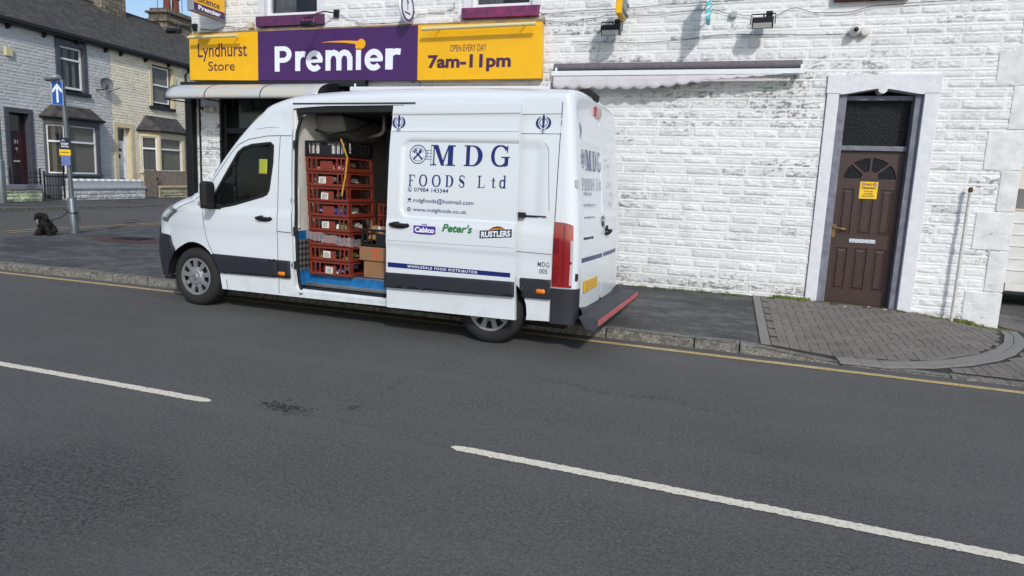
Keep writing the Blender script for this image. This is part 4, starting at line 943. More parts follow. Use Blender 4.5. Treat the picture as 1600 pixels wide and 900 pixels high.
# cab window
sur=mk('window_surround',*strip(densify(win,.04),.028,lambda u,z:(lambda q:(q[0],q[1]-.004,q[2]))(side(u,z)),close=True),BLK,van)
tri=patchside([(.0,1.165),(.13,1.155),(.32,1.165),(.32,1.20),(.20,1.29),(.09,1.24)],'mirror_base',BLK,.006)
g=G('cab_glass'); g.b.inputs['Base Color'].default_value=(.006,.010,.010,1); g.b.inputs['Roughness'].default_value=.03; g.b.inputs['Alpha'].default_value=.55; g.b.inputs['Specular IOR Level'].default_value=.5
v,f=sheet(win,[],.08,lambda u,z:(u,sv(u,z)+.012,z)); mk('window_glass',v,f,M['cab_glass'],van,smooth=True)
patchside([(.50,1.19),(.53,1.19),(.515,1.74),(.49,1.71)],'quarter_bar',BLK,-.006)
pp=patchside([(.845,1.575),(.955,1.575),(.955,1.735),(.845,1.735)],'parking_permit',mat('permit_yellow','a3a836',.5),-.004); 
# cab interior
intd=mat('cab_trim',(.035,.037,.04),.8); b=MB()
b.box(.55,1.05,.25,.75,.55,.95).box(.95,1.12,.25,.75,.9,1.55).box(.97,1.08,.38,.62,1.55,1.75).box(-.1,.42,.15,1.85,.85,1.18).box(.55,1.05,1.2,1.8,.55,.95).box(.95,1.12,1.2,1.8,.9,1.6); b.out('seats_and_dash',intd,van,bevel=.05)
MB().lathe([(.17,-.01),(.19,0),(.17,.012)],(0,0,0),axis='x',n=24).tube([(0,-.17,0),(0,.17,0)],.012).xf(lambda x,y,z:(.50+x+z*.35,.48+y,1.20+z)).out('steering_wheel',BLK,van,smooth=True)
# mirror
mir=MB(); prof=[(.06,-.02),(.075,.06),(.05,.10)]
o=bx('mirror_housing',.20,.295,-.215,-.05,1.17,1.47,BLK,van,bevel=.04); bx('mirror_arm',.12,.22,-.08,.03,1.19,1.24,BLK,o,bevel=.01); bx('repeater_lamp',.197,.225,-.22,-.12,1.195,1.245,mat('repeater','8a7f88',.2),o,bevel=.01)
# door handle builder
def handle(u,z,fn,par,L=.115):
    q=fn(u,z)[1]
    h=MB().add([(u+L*math.cos(2*PI*k/20),q-.004,z+.034*math.sin(2*PI*k/20)) for k in range(20)],[tuple(range(20))]).out('handle_cup',VD,par)
    MB().tube([(u-L*.9,q-.015,z+.004),(u-L*.5,q-.036,z+.006),(u+L*.5,q-.036,z+.006),(u+L*.9,q-.015,z+.004)],[.012,.017,.017,.012],8).out('handle',BLK,h,smooth=True)
    bx('lock_cover',u+.02,u+L*.85,q-.040,q-.03,z+.018,z+.034,VW,h,bevel=.004)
handle(.925,1.09,side,van)
# pillar hardware
for z in (1.90,.60): bx('latch',1.295,1.335,.015,.05,z-.045,z+.045,BLK,van,bevel=.01)
bx('latch',1.285,1.315,.020,.045,.92,1.02,BLK,van,bevel=.006); bx('striker',1.25,1.27,.0,.01,1.10,1.13,VD,van)
# aperture seal, sill, header
MB().tube([(u,sv(u,z)+.022,z) for u,z in resample(ap[:-1],4)],.017,6).out('door_seal',BLK,van,smooth=True)
mk('header_shade_sheet',*sheet([(1.345,2.12),(1.36,2.20),(1.42,2.245),(1.5,2.255),(2.66,2.262),(2.66,2.318),(1.30,2.308)],[],.1,lambda u,z:(u,sv(u,z)+.010,z)),BLK,van)  # flat black sheet stands in for the shade inside the door header
sillm=mat('aluminium',(.55,.56,.57),.35,.9,var=.2,vscale=8)
b=MB(); b.box(1.32,2.75,.03,.20,.315,.345).box(1.32,2.75,.02,.045,.30,.33); b.out('sill_step',VW,van,bevel=.006)
bx('sill_tread',1.34,2.75,.055,.17,.345,.352,BLK,van); bx('threshold_strip',1.33,2.75,.175,.20,.36,.40,sillm,van,bevel=.004); bx('floor_trim',1.36,2.75,.195,.215,.488,.504,sillm,van,bevel=.004)
# load space lining
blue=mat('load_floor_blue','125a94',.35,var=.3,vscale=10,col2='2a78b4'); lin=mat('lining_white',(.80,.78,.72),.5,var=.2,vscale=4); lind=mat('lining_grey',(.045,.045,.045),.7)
MB().box(1.30,4.40,.20,1.95,.44,.50).box(1.30,4.40,.195,.205,.36,.50).out('load_floor',blue,van)
bulk=[(.19,.50),(1.9,.50),(1.9,2.30),(.26,2.30),(.20,1.9)]
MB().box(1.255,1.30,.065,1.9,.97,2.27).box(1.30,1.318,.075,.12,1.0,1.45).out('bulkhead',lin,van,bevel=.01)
MB().box(1.255,1.302,.06,1.9,.88,.97).box(1.255,1.305,.06,1.9,.36,.53).out('bulkhead_band',blue,van)
g=G('chequer_plate'); mp=g.n.nodes.new('ShaderNodeMapping'); mp.inputs['Rotation'].default_value=(R(45),0,0); g.n.links.new(g.tc.outputs['Object'],mp.inputs[0])
ck=g.n.nodes.new('ShaderNodeTexChecker'); ck.inputs['Scale'].default_value=22; g.n.links.new(mp.outputs[0],ck.inputs['Vector']); g.color(g.mix(ck.outputs['Fac'],(.16,.16,.17),(.75,.76,.77))); g.rough(.3); g.b.inputs['Metallic'].default_value=.8; g.bump(ck.outputs['Fac'],.8,.01)
bx('chequer_plate',1.255,1.301,.06,1.9,.53,.88,M['chequer_plate'],van)
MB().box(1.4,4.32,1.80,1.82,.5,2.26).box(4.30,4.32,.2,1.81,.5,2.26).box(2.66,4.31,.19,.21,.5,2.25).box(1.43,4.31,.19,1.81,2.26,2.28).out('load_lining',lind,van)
b=MB(); b.prism([(.36,2.255),(1.2,2.255),(1.1,2.0),(.60,1.98),(.42,2.08)],1.31,1.68,ax='x'); b.out('chiller_unit',mat('chiller_grey',(.25,.25,.24),.5),van,bevel=.03)
MB().tube([(1.40,.26,2.08),(1.56,.30,2.03),(1.80,.45,2.10),(1.9,.6,2.2)],.012,8).out('chiller_hose',BLK,van,smooth=True)
MB().tube([(2.12,.5,2.27),(2.12,.5,2.10),(2.08,.5,2.06),(1.8,.7,2.04)],.02,8).out('pipe',mat('pipe_grey',(.35,.35,.34),.5),van,smooth=True)
# ---- sliding door
DO=[(2.555,.285),(3.955,.300),(3.93,.9),(3.915,1.6),(3.91,2.372),(2.575,2.325),(2.560,1.9),(2.553,1.0)]
DO=[(2.562,.285),(3.955,.302),(3.93,.9),(3.912,1.6),(3.908,2.30),(2.58,2.285),(2.562,1.9),(2.553,1.0)]
v,f=sheet(DO,[],.021,lambda u,z:(u,dv(u,z),z)); k=len(v)
per=densify(DO,.06); b=MB().add(v,f); n_=len(per)
b.add([(u,dv(u,z),z) for u,z in per]+[(u,dv(u,z)+.045,z) for u,z in per],[((i+1)%n_,i,n_+i,n_+(i+1)%n_) for i in range(n_)])
v,f=sheet(DO,[],.2,lambda u,z:(u,dv(u,z)+.045,z)); b.add(v,[tuple(reversed(t)) for t in f])
door=b.out('sliding_door',VW,van,smooth=True,autosm=35)
fd=lambda u,z:(u,dv(u,z)-.003,z)
patchside([(2.556,.645),(2.556,.495),(3.944,.528),(3.938,.668)],'door_trim',VD,.018,fn=lambda u,z:(u,-.135,z),par=door)
b=MB()
for pts,wd in (([(2.56,2.198),(3.91,2.215)],.004),([(2.56,2.035),(3.91,2.05)],.004),([(2.56,.97),(3.925,.985)],.003)):
    v,f=strip(densify(pts,.05)[:int(1.35/.05)+1],wd,fd) if False else strip([(pts[0][0]+(pts[1][0]-pts[0][0])*t,pts[0][1]+(pts[1][1]-pts[0][1])*t) for t in seq(0,1,.04)],wd,fd); b.add(v,f)
b.out('crease_shade_lines',mat('crease_shade',(.34,.36,.38),.6),door)  # grey strips paint the shade of the door's pressed creases
handle(2.705,1.128,lambda u,z:(u,dv(u,z),z),door)
poly_flat('slogan_band',[[(2.575,.748),(2.575,.700),(3.895,.706),(3.895,.748)]],fd,NAVY,door,.15)
fd2=lambda u,z:(u,dv(u,z)-.005,z); fdp=lambda u,z:(u,dv(u,z)-.0035,z)
text('WHOLESALE FOOD DISTRIBUTOR',(2.80,3.56,.713,.738),fd2,wh,door,bold=.02,spacing=1.25)
# serif letters
def serif(ch,x0,x1,z0,z1,mp_,wt=.20,out=None):
    """chunky serif glyph drawn in a unit box"""
    P=[]; s=wt; t=.055*(1.0); q=lambda *a:P.append(list(a))
    def st(pts,w,tp=None): P.append(('s',pts,w,tp))
    if ch=='M':
        q((0,0),(.24,0),(.24,t),(.15,t),(.15,1-t),(.10,1-t),(.10,t),(0,t)) ; q((0,1-t),(.28,1-t),(.28,1),(0,1)); q((.10,1),(.29,1),(.57,.0),(.43,.0)); q((.43,0),(.50,0),(.76,1),(.70,1)); q((.70,t),(.90,t),(.90,1),(.70,1)); q((.62,0),(1,0),(1,t),(.62,t)); q((.86,1-t),(1,1-t),(1,1),(.86,1))
    elif ch=='D':
        q((0,0),(.5,0),(.5,t),(0,t)); q((0,1-t),(.5,1-t),(.5,1),(0,1)); q((.11,0),(.11+s,0),(.11+s,1),(.11,1))
        o_=[(.48+.52*math.cos(R(a)),.5+.5*math.sin(R(a))) for a in range(-90,91,10)]; i_=[(.46+.29*math.cos(R(a)),.5+(.5-t)*math.sin(R(a))) for a in range(90,-91,-10)]; P.append(o_+i_)
    elif ch in 'OG':
        a0,a1=(0,360) if ch=='O' else (38,325)
        A=list(range(a0,a1+1,9)); wv=[]
        for a in A: wv.append(t*1.2+(s-.02-t)*abs(math.cos(R(a)))**1.3)
        st([(.5+(.5-wv[i]/2)*math.cos(R(a)),.5+(.5-t*.6)*math.sin(R(a))) for i,a in enumerate(A)],0,wv)
        if ch=='G': q((.74,.0),(.94,.08),(.94,.46),(.74,.46)); q((.56,.42),(1.02,.42),(1.02,.47),(.56,.47)); q((.84,.66),(.90,.66),(.90,1),(.84,.96))
    elif ch=='F':
        q((0,0),(.5,0),(.5,t),(0,t)); q((.13,0),(.13+s,0),(.13+s,1),(.13,1)); q((0,1-t),(1,1-t),(1,1),(0,1)); q((.94,.74),(1,.74),(1,1),(.90,1)); q((.2,.47),(.66,.47),(.66,.53),(.2,.53)); q((.62,.38),(.67,.38),(.67,.62),(.62,.62))
    elif ch=='L': q((0,0),(1,0),(1,t),(0,t)); q((.16,0),(.16+s,0),(.16+s,1),(.16,1)); q((0,1-t),(.55,1-t),(.55,1),(0,1)); q((.92,0),(1,0),(1,.3),(.96,.3))
    elif ch=='S':
        pts=[(.86,.80),(.74,.94),(.5,.965),(.26,.92),(.14,.76),(.22,.62),(.5,.51),(.78,.39),(.87,.24),(.76,.09),(.5,.035),(.26,.07),(.12,.22)]
        pts=resample(pts,4); L=len(pts); st(pts,0,[.06+(s)*math.exp(-((i/(L-1)-.5)/.22)**2) for i in range(L)]); q((.86,.70),(.91,.70),(.91,1),(.86,.97)); q((.09,.0),(.14,.03),(.14,.32),(.09,.32))
    elif ch=='t': q((.32,.08),(.32+s*1.5,.08),(.32+s*1.5,1),(.32,.9)); q((0,.66),(.95,.66),(.95,.72),(0,.72)); st([(.50,.10),(.62,.03),(.8,.05),(1,.15)],.08)
    elif ch=='d':
        st([(.42+(.36)*math.cos(R(a)),.33+.30*math.sin(R(a))) for a in range(0,361,15)],0,[.06+.16*abs(math.cos(R(a))) for a in range(0,361,15)]); q((.66,0),(.66+s*1.1,0),(.66+s*1.1,1),(.66,1)); q((.52,.95),(.8,.95),(.8,1),(.52,1)); q((.7,0),(1,0),(1,t),(.7,t))
    mm=MB(); lay=0
    for p in P:
        lay+=.00025; fn=lambda a,b:(lambda r_:(r_[0],r_[1]-lay,r_[2]) if not callable(out) else out(r_,lay))(mp_(x0+(x1-x0)*a,z0+(z1-z0)*b))
        if isinstance(p,tuple): v,f=strip(p[1],p[2],fn,taper=p[3])
        else: v,f=sheet(p,[],.6,fn)
        mm.add(v,f)
    return mm
def word(letters,mp_,m,par,name='lettering',out=None,wt=.20):
    b=MB()
    for ch,x0,x1,z0,z1 in letters: q=serif(ch,x0,x1,z0,z1,mp_,wt,out); b.add(q.v,q.f)
    return b.out(name,m,par)
BIG=[('M',3.012,3.275,1.722,1.915),('D',3.365,3.555,1.724,1.917),('G',3.640,3.825,1.726,1.925)]
SM=[('F',2.780,2.850,1.515,1.625),('O',2.895,2.985,1.515,1.630),('O',3.035,3.130,1.517,1.632),('D',3.180,3.265,1.520,1.632),('S',3.320,3.385,1.520,1.636),('L',3.515,3.590,1.525,1.638),('t',3.655,3.700,1.528,1.628),('d',3.740,3.805,1.530,1.648)]
word(BIG,fd,NAVY,door); word(SM,fd,NAVY,door)
text('07984 143344',(2.845,3.215,1.462,1.502),fdp,NAVY,door,bold=.004); text('mdgfoods@hotmail.com',(2.838,3.485,1.348,1.402),fdp,NAVY,door,bold=.004); text('www.mdgfoods.co.uk',(2.838,3.415,1.262,1.308),fdp,NAVY,door,bold=.004)
def emblem_cutlery(cx,cz,r,fn,par,s=1.0,out=None):
    b=MB(); f_=fn
    def add(vf): b.add(*vf)
    add(strip(circ(cx,cz,r*s,40,r),.008,f_,close=True)); add(strip(circ(cx,cz,r*.72*s,32,r*.72,20,160),.004,f_)); add(strip(circ(cx,cz,r*.72*s,32,r*.72,200,340),.004,f_))
    f2=lambda a,z:(lambda q:out(q,.0006) if out else (q[0],q[1]-.0006,q[2]))(fn(a,z))
    k=r*.55
    add(strip([(cx-k*s,cz-k),(cx+k*.35*s,cz+k*.35)],.018*r/.1,f2)); add(strip([(cx+k*s,cz-k),(cx-k*.35*s,cz+k*.35)],.018*r/.1,f_))
    add(sheet([(cx+.5*k*s+.33*k*s*math.cos(R(a)),cz+.62*k+.42*k*math.sin(R(a))) for a in range(0,360,24)],[],.5,f2))
    for t in (-.22,0,.22): add(strip([(cx-(.45-t)*k*s,cz+(.45+t)*k),(cx-(.85-t)*k*s,cz+(.85+t)*k)],.012*r/.1,f_))
    x1=cx+r*1.15*s
    add(strip([(x1+.04*s,cz-r*1.25),(x1+.04*s,cz+r*1.0)],.004,f_))
    for dz in (-.5,-.2,.15,.45): add(strip([(cx+r*.9*s,cz+dz*r),(x1+.05*s,cz+dz*r)],.004,f_))
    add(strip([(x1,cz-.5*r),(x1,cz+.45*r)],.003,f_))
    return b.out('emblem',NAVY,par)
emblem_cutlery(2.872,1.822,.088,fd,door,1.0)
b=MB(); 
b.add(*strip(circ(2.798,1.482,.021,20),.004,fdp,close=True)); b.add(*strip([(2.789,1.492),(2.79,1.48),(2.80,1.472),(2.808,1.472)],.008,fdp)); b.add(*sheet([(2.775,1.385),(2.797,1.402),(2.819,1.385),(2.797,1.372)],[],.1,fdp)); b.add(*strip([(2.775,1.355),(2.790,1.368)],.006,fdp)); b.add(*strip([(2.819,1.355),(2.804,1.368)],.006,fdp)); b.add(*strip(circ(2.795,1.288,.019,20),.004,fdp,close=True)); b.add(*strip([(2.776,1.288),(2.814,1.288)],.003,fdp)); b.add(*strip(circ(2.795,1.288,.009,14,.019),.003,fdp,close=True)); b.out('contact_symbols',NAVY,door)
def khanda(cx,cz,h,fn,par,s=1.0,out=None,m=None):
    b=MB(); k=h/2; o2=lambda a,z:(lambda q:out(q,.0006) if out else (q[0],q[1]-.0006,q[2]))(fn(a,z))
    def P(L): return [(cx+a*k*s,cz+z*k) for a,z in L]
    b.add(*sheet(P([(0,1),(.14,.70),(.11,-.42),(-.11,-.42),(-.14,.70)]),[],1,fn))
    b.add(*strip(P([(.42*math.cos(R(a)),.12+.42*math.sin(R(a))) for a in range(0,361,15)]),.075*k*max(s,.6),o2))
    for sg in (-1,1):
        A=[(sg*(.30),.72),(sg*.62,.42),(sg*.70,.02),(sg*.55,-.32),(sg*.22,-.56),(-sg*.16,-.78)]
        A=resample(A,4); L=len(A); b.add(*strip(P(A),0,o2,taper=[k*max(s,.5)*(.04+.23*math.sin(PI*min(1,i/(L*.8)))**1.0*(1 if i<L*.8 else .2)) for i in range(L)]))
        b.add(*sheet(P([(sg*.24+.07*math.cos(R(a)),-.80+.07*math.sin(R(a))) for a in range(0,360,45)]),[],1,fn))
    b.add(*strip(P([(0,-.4),(0,-.82)]),.09*k*s,o2)); b.add(*sheet(P([(.09*math.cos(R(a)),-.92+.08*math.sin(R(a))) for a in range(0,360,45)]),[],1,o2))
    return b.out('crossed_blades_emblem',m or NAVY,par)
khanda(2.650,2.117,.172,fd,door)
khanda(4.090,2.135,.178,lambda u,z:(u,sv(u,z)-.003,z),van)
# supplier logos
b=MB(); cab=poly_flat('purple_badge',[[(2.865,1.062),(2.92,1.052),(3.05,1.052),(3.105,1.062),(3.105,1.135),(2.865,1.135)]],fd,mat('badge_purple','4b2a93',.4),door,.3)
text('Cabico',(2.880,3.092,1.070,1.122),fd2,wh,cab,bold=.045); text('oko',(2.955,3.015,1.142,1.160),fdp,mat('badge_purple','4b2a93'),cab,bold=.02)
text("Peter's",(3.175,3.495,1.092,1.172),fdp,mat('logo_green','1c7a3c',.4),door,bold=.03,shear=.25)
fr_=lambda u,z:(u,dv(u,z)-.003,z+(u-3.73)*.10)
rb=poly_flat('black_badge',[[(3.572,1.068),(3.895,1.068),(3.895,1.142),(3.572,1.142)]],fr_,mat('badge_black','1d2430',.4),door,.3)
text('RUSTLERS',(3.588,3.882,1.076,1.132),lambda u,z:(u,dv(u,z)-.0055,z+(u-3.73)*.10),wh,rb,bold=.04)
rc=MB(); rc.add(*sheet([(3.66,1.143),(3.70,1.168),(3.745,1.175),(3.79,1.166),(3.83,1.143)],[],.3,fr_)); rc.out('badge_cap',mat('badge_black','1d2430'),rb)
poly_flat('badge_arc',[[(3.655,1.138),(3.70,1.155),(3.745,1.158),(3.80,1.152),(3.83,1.140),(3.745,1.147)]],lambda u,z:(u,dv(u,z)-.005,z+(u-3.73)*.10),mat('badge_orange','e08b1e',.4),rb,.3)
sp=lambda u,z:(u,sv(u,z)-.003,z)
g1=mat('fleet_mark_grey','5a5f68',.5); text('MDG',(4.115,4.232,.815,.862),sp,g1,van,bold=.01,spacing=1.1); text('005',(4.135,4.215,.752,.796),sp,g1,van,bold=.01)
# ---- rear doors, lamps, bumper, step
def rp(y,z,off=.006): 
    u=4.26+RR+off-.02*((y-CY)/.8)**2+.02*0; return (u-lean(4.5,z)+0.0,y,z)
def rear_door(y0,y1,nm):
    r=.07; o=rrect(y0,y1,.405,2.245,.06,4)
    pk=lambda y,z:.010*smooth(rdist(y,z,y0+.06 if y0<.5 else y0-.3,y1+.3 if y0<.5 else y1-.06,1.30,1.98,.09)/.02) if rdist(y,z,y0+.06 if y0<.5 else y0-.3,y1+.3 if y0<.5 else y1-.06,1.30,1.98,.09)>0 else 0
    b=MB(); v,f=sheet(o,[],.04,lambda y,z:(lambda q:(q[0]-pk(y,z)+.004*0,q[1],q[2]))(rp(y,z,.014))); b.add(v,[tuple(reversed(t)) for t in f])
    per=densify(o,.06); n_=len(per); b.add([rp(y,z,.014) for y,z in per]+[rp(y,z,-.02) for y,z in per],[((i+1)%n_,i,n_+i,n_+(i+1)%n_) for i in range(n_)])
    return b.out('rear_door',VW,van,smooth=True,autosm=35)
RD=rear_door(.125,1.002,'a'); RD2=rear_door(1.016,1.895,'b')
MB().prism(rrect(.105,1.915,.39,2.26,.07,4),0,.01,ax='x').xf(lambda x,y,z:(rp(y,z,.0)[0]+x,y,z)).out('rear_door_gap',GAP,van)
rf=lambda y,z:rp(y,z,.0165); ro=lambda q,l:(q[0]+l+.0004,q[1],q[2])
sc_=lambda x:.235+(x-2.784)/(3.83-2.784)*.735
word([(c,sc_(a),sc_(b_),z0+.02,z1+.02) for c,a,b_,z0,z1 in BIG],rf,NAVY,RD,out=ro); word([(c,sc_(a),sc_(b_),z0+.03,z1+.03) for c,a,b_,z0,z1 in SM],rf,NAVY,RD,out=ro)
emblem_cutlery(.29,1.842,.085,rf,RD,.62,out=ro); khanda(.25,2.10,.17,rf,RD,.62,out=ro)
text('07984 143344',(.28,.56,1.50,1.53),rf,NAVY,RD); text('mdgfoods@hotmail.com',(.27,.70,1.39,1.425),rf,NAVY,RD); text('www.mdgfoods.co.uk',(.27,.66,1.27,1.305),rf,NAVY,RD)
text('SPRINTER',(.24,.60,1.075,1.10),rf,CR,RD,bold=.05)
poly_flat('slogan_band',[[(.16,.86),(.98,.86),(.98,.905),(.16,.905)]],lambda y,z:rp(y,z,.0158),NAVY,RD,.3); poly_flat('slogan_band',[[(1.04,.86),(1.75,.86),(1.75,.905),(1.04,.905)]],lambda y,z:rp(y,z,.0158),NAVY,RD2,.3)
# marks of peeled lettering on the far door
b=MB()
for k in range(46):
    y,z=random.uniform(1.18,1.6),random.uniform(1.38,1.9); b.add(*strip([(y,z),(y+random.uniform(-.03,.03),z+random.uniform(-.05,.05)),(y+random.uniform(-.05,.05),z+random.uniform(-.05,.05))],.006,lambda a,c:rp(a,c,.0162)))
b.out('peeled_marks',mat('glue_grey','8e969c',.7),RD2)
# star badge, handle, hinge, plate
b=MB(); b.lathe([(.048,0),(.052,.008),(.056,.008),(.058,0)],(0,0,0),axis='x',n=28)
for a in (90,210,330): b.tube([(.006,0,0),(.006,.05*math.cos(R(a)),.05*math.sin(R(a)))],[.008,.003],6)
b.xf(lambda x,y,z:(rp(1.0,1.235,.02)[0]+x,1.0+y,1.235+z)).out('star_badge',CH,van,smooth=True,autosm=40)
MB().lathe([(0,.004),(.062,.004),(.062,0)],(0,0,0),axis='x',n=24).xf(lambda x,y,z:(rp(1,1.235,.018)[0]+x,1.0+y,1.235+z)).out('badge_back',BLK,van)
b=MB(); p=rp(1.16,1.12,.02); b.tube([(p[0],1.10,1.10),(p[0]+.03,1.13,1.11),(p[0]+.03,1.24,1.13),(p[0],1.27,1.13)],.018,8); b.lathe([(0,.02),(.03,.015),(.034,0)],(p[0],1.13,1.16),axis='x',n=14); b.out('rear_handle',BLK,RD2,smooth=True)
b=MB(); p=rp(.235,1.60,0); b.box(p[0]-.03,p[0]+.012,.045,.16,1.565,1.635); b.tube([(p[0]+.012,.07,1.56),(p[0]+.012,.07,1.64)],.014,8); b.out('hinge',mat('hinge_grey',(.50,.52,.54),.4,.3),RD,bevel=.006)
bx('hinge',rp(.2,.75)[0]-.03,rp(.2,.75)[0]+.012,.045,.16,.70,.77,BLK,RD,bevel=.006)
bx('number_plate',rp(.5,.6,.014)[0],rp(.5,.6,.024)[0],.30,.82,.565,.675,mat('plate_yellow','d9a820',.4),van)
# tail light on the corner
red=mat('tail_red','8e0b14',.14,spec=.8,coat=1); redd=mat('tail_dark_red','76101a',.2,coat=.6)
def corner(t,z,off=.008):
    i0,u=cprof(t); i1,u1=cprof(max(0,t-.01)); i2,u2=cprof(min(1,t+.01)); n=Vector((i2-i1,-(u2-u1),0)).normalized(); y=sv(4.26,z,False)+i0; return (u+n.x*off-lean(u,z),y+n.y*off,z)
def corner_patch(nm,t0,t1,z0,z1,m,off=.01,nt_=8,par=None,top=0):
    V=[corner(t0+(t1-t0)*i/nt_,z0+(z1-z0-top*(i/nt_)**2)*j/4,off) for i in range(nt_+1) for j in range(5)]
    V2=[corner(t0+(t1-t0)*i/nt_,z0+(z1-z0-top*(i/nt_)**2)*j/4,-.004) for i in range(nt_+1) for j in range(5)]; k=len(V)
    F=[(i*5+j,i*5+5+j,i*5+6+j,i*5+1+j) for i in range(nt_) for j in range(4)]
    F+=[(i*5,k+i*5,k+i*5+5,i*5+5) for i in range(nt_)]+[(i*5+4,i*5+9,k+i*5+9,k+i*5+4) for i in range(nt_)]+[(j,j+1,k+j+1,k+j) for j in range(4)]+[(nt_*5+j,k+nt_*5+j,k+nt_*5+j+1,nt_*5+j+1) for j in range(4)]
    return mk(nm,V+V2,F,m,par or van,smooth=True,autosm=40)
tl=corner_patch('tail_light',.002,.50,.64,1.245,red,.014,top=.03); corner_patch('lamp_block',.006,.08,.68,1.09,redd,.017,4,par=tl); corner_patch('lamp_bar',.17,.22,.66,1.22,redd,.017,3,par=tl); corner_patch('reverse_lens',.40,.495,.66,1.08,mat('reverse_lens',(.45,.45,.47),.15),.017,2,par=tl)
# far tail light
tl2=tl.copy(); tl2.data=tl.data.copy(); COL.objects.link(tl2); 
for vv in tl2.data.vertices: vv.co.y=2*CY-vv.co.y
tl2.data.flip_normals()
corner_patch('rear_bumper',.0,1.0,.285,.625,VD,.012,8)
V=[];F=[]
for k in range(25):
    y=.11+k*(1.80/24); bow=.05*(1-((y-CY)/.9)**2); zt=.44-.05*(1-((y-CY)/.9)**4)
    u=4.49
    V+=[(u-.02,y,.30),(u+.05+bow*.3,y,.31),(u+.065+bow*.3,y,.36),(u+.04,y,zt),(u,y,zt+.01)]
F=[(5*i+j,5*i+5+j,5*i+6+j,5*i+1+j) for i in range(24) for j in range(4)]
mk('bumper_lip',V,F,VD,van,smooth=True)
MB().add(*sheet(rrect(.20,.34,.335,.375,.015),[],.1,lambda y,z:(4.57,y,z))).out('bumper_reflector',mat('reflector_red','a01322',.25),van)
st=MB(); st.prism([(4.545,.385),(4.735,.385),(4.740,.30),(4.70,.255),(4.62,.27)],-.04,2.06); stp=st.out('rear_step',mat('step_grey','3b3e44',.65,bump=.5,bscale=300),van,bevel=.008)
bx('step_reflector',4.738,4.744,-.03,2.05,.318,.372,mat('strip_red','b3202c',.35,var=.5,vscale=45,col2='d98a86'),stp)
MB().box(4.3,4.6,.35,.42,.28,.34).box(4.3,4.6,1.6,1.67,.28,.34).out('step_bracket',BLK,stp)
# high brake light and reversing camera on roof edge
hb=bx('brake_light',4.30,4.385,.86,1.10,2.30,2.40,red,van,bevel=.01)
MB().prism([(4.14,2.50),(4.20,2.575),(4.30,2.58),(4.37,2.52),(4.35,2.45),(4.2,2.45)],.84,1.06).out('camera_pod',BLK,van,bevel=.02)
# roof rail lip line above the slid door
bx('roof_gutter',1.28,2.75,.038,.052,2.322,2.334,GAP,van)
# wheels
tyr=mat('tyre_rubber',(.017,.017,.018),.8,var=.25,vscale=12,bump=.2,bscale=80); hubm=mat('hubcap_silver',(.36,.37,.385),.42,.55,var=.15,vscale=9)
def wheel(u,y,s):
    e=bpy.data.objects.new('wheel',None); COL.objects.link(e); e.parent=van; e.location=(u,y,.345); e.scale=(1.062,1,1.062)
    o=MB().lathe([(.20,.02),(.215,-.004),(.25,-.012),(.285,-.008),(.308,.010),(.3235,.035),(.3245,.06),(.319,.063),(.319,.070),(.3245,.073),(.325,.11),(.319,.112),(.319,.12),(.325,.122),(.3245,.17),(.31,.215),(.28,.23),(.2,.22)],(0,0,0),n=48)
    o.xf(lambda x,yy,z:(x,yy,z if z>-.318 else -.318-(z+.318)*-.0+0)) 
    o=o.out('tyre',tyr,e,smooth=True,autosm=50)
    MB().lathe([(.0,.045),(.19,.045)],(0,0,0),n=32).out('brake_dish',BLK,e)
    b=MB().lathe([(.180,.020),(.186,.0),(.205,-.002),(.212,.012)],(0,0,0),n=40); b.lathe([(0,-.022),(.035,-.022),(.042,-.012),(.075,-.010),(.095,.004),(.115,.012)],(0,0,0),n=36)
    for k in range(9):
        a=2*PI*k/9+.2
        def p(r,da,h): return (r*math.cos(a+da),h,r*math.sin(a+da))
        b.add([p(.09,.20,.002),p(.185,.145,-.001),p(.185,-.145,-.001),p(.09,-.20,.002),p(.09,.20,.02),p(.185,.15,.02),p(.185,-.15,.02),p(.09,-.20,.02)],[(0,1,2,3),(0,4,5,1),(3,2,6,7)])
        b.add([p(.185,.02,-.006),p(.185,-.02,-.006),p(.10,0,-.008)],[(0,1,2)])
    o2=b.out('hubcap',hubm,e,smooth=True,autosm=30)
    c=MB(); c.lathe([(.026,-.026),(.030,-.026)],(0,0,0),n=24)
    for a in (90,210,330): c.add([(.026*math.cos(R(a)),-.025,.026*math.sin(R(a))),(.005*math.cos(R(a+60)),-.025,.005*math.sin(R(a+60))),(.005*math.cos(R(a-60)),-.025,.005*math.sin(R(a-60)))],[(0,1,2)])
    c.out('star_emblem',CH,o2)
    if s<0: e.rotation_euler=(0,0,PI)
    return e
wheel(HF,.052,1); wheel(HR,.052,1); wheel(HF,2*CY-.052,-1); wheel(HR,2*CY-.052,-1)
for u in (HF,HR):
    MB().lathe([(.40,.0),(.41,.1),(.41,.30)],(u,.025,.345),n=30,a0=0,a1=PI).lathe([(.40,.30),(.0,.30)],(u,.025,.345),n=30,a0=0,a1=PI).out('wheel_arch_liner',BLK,van,smooth=True)
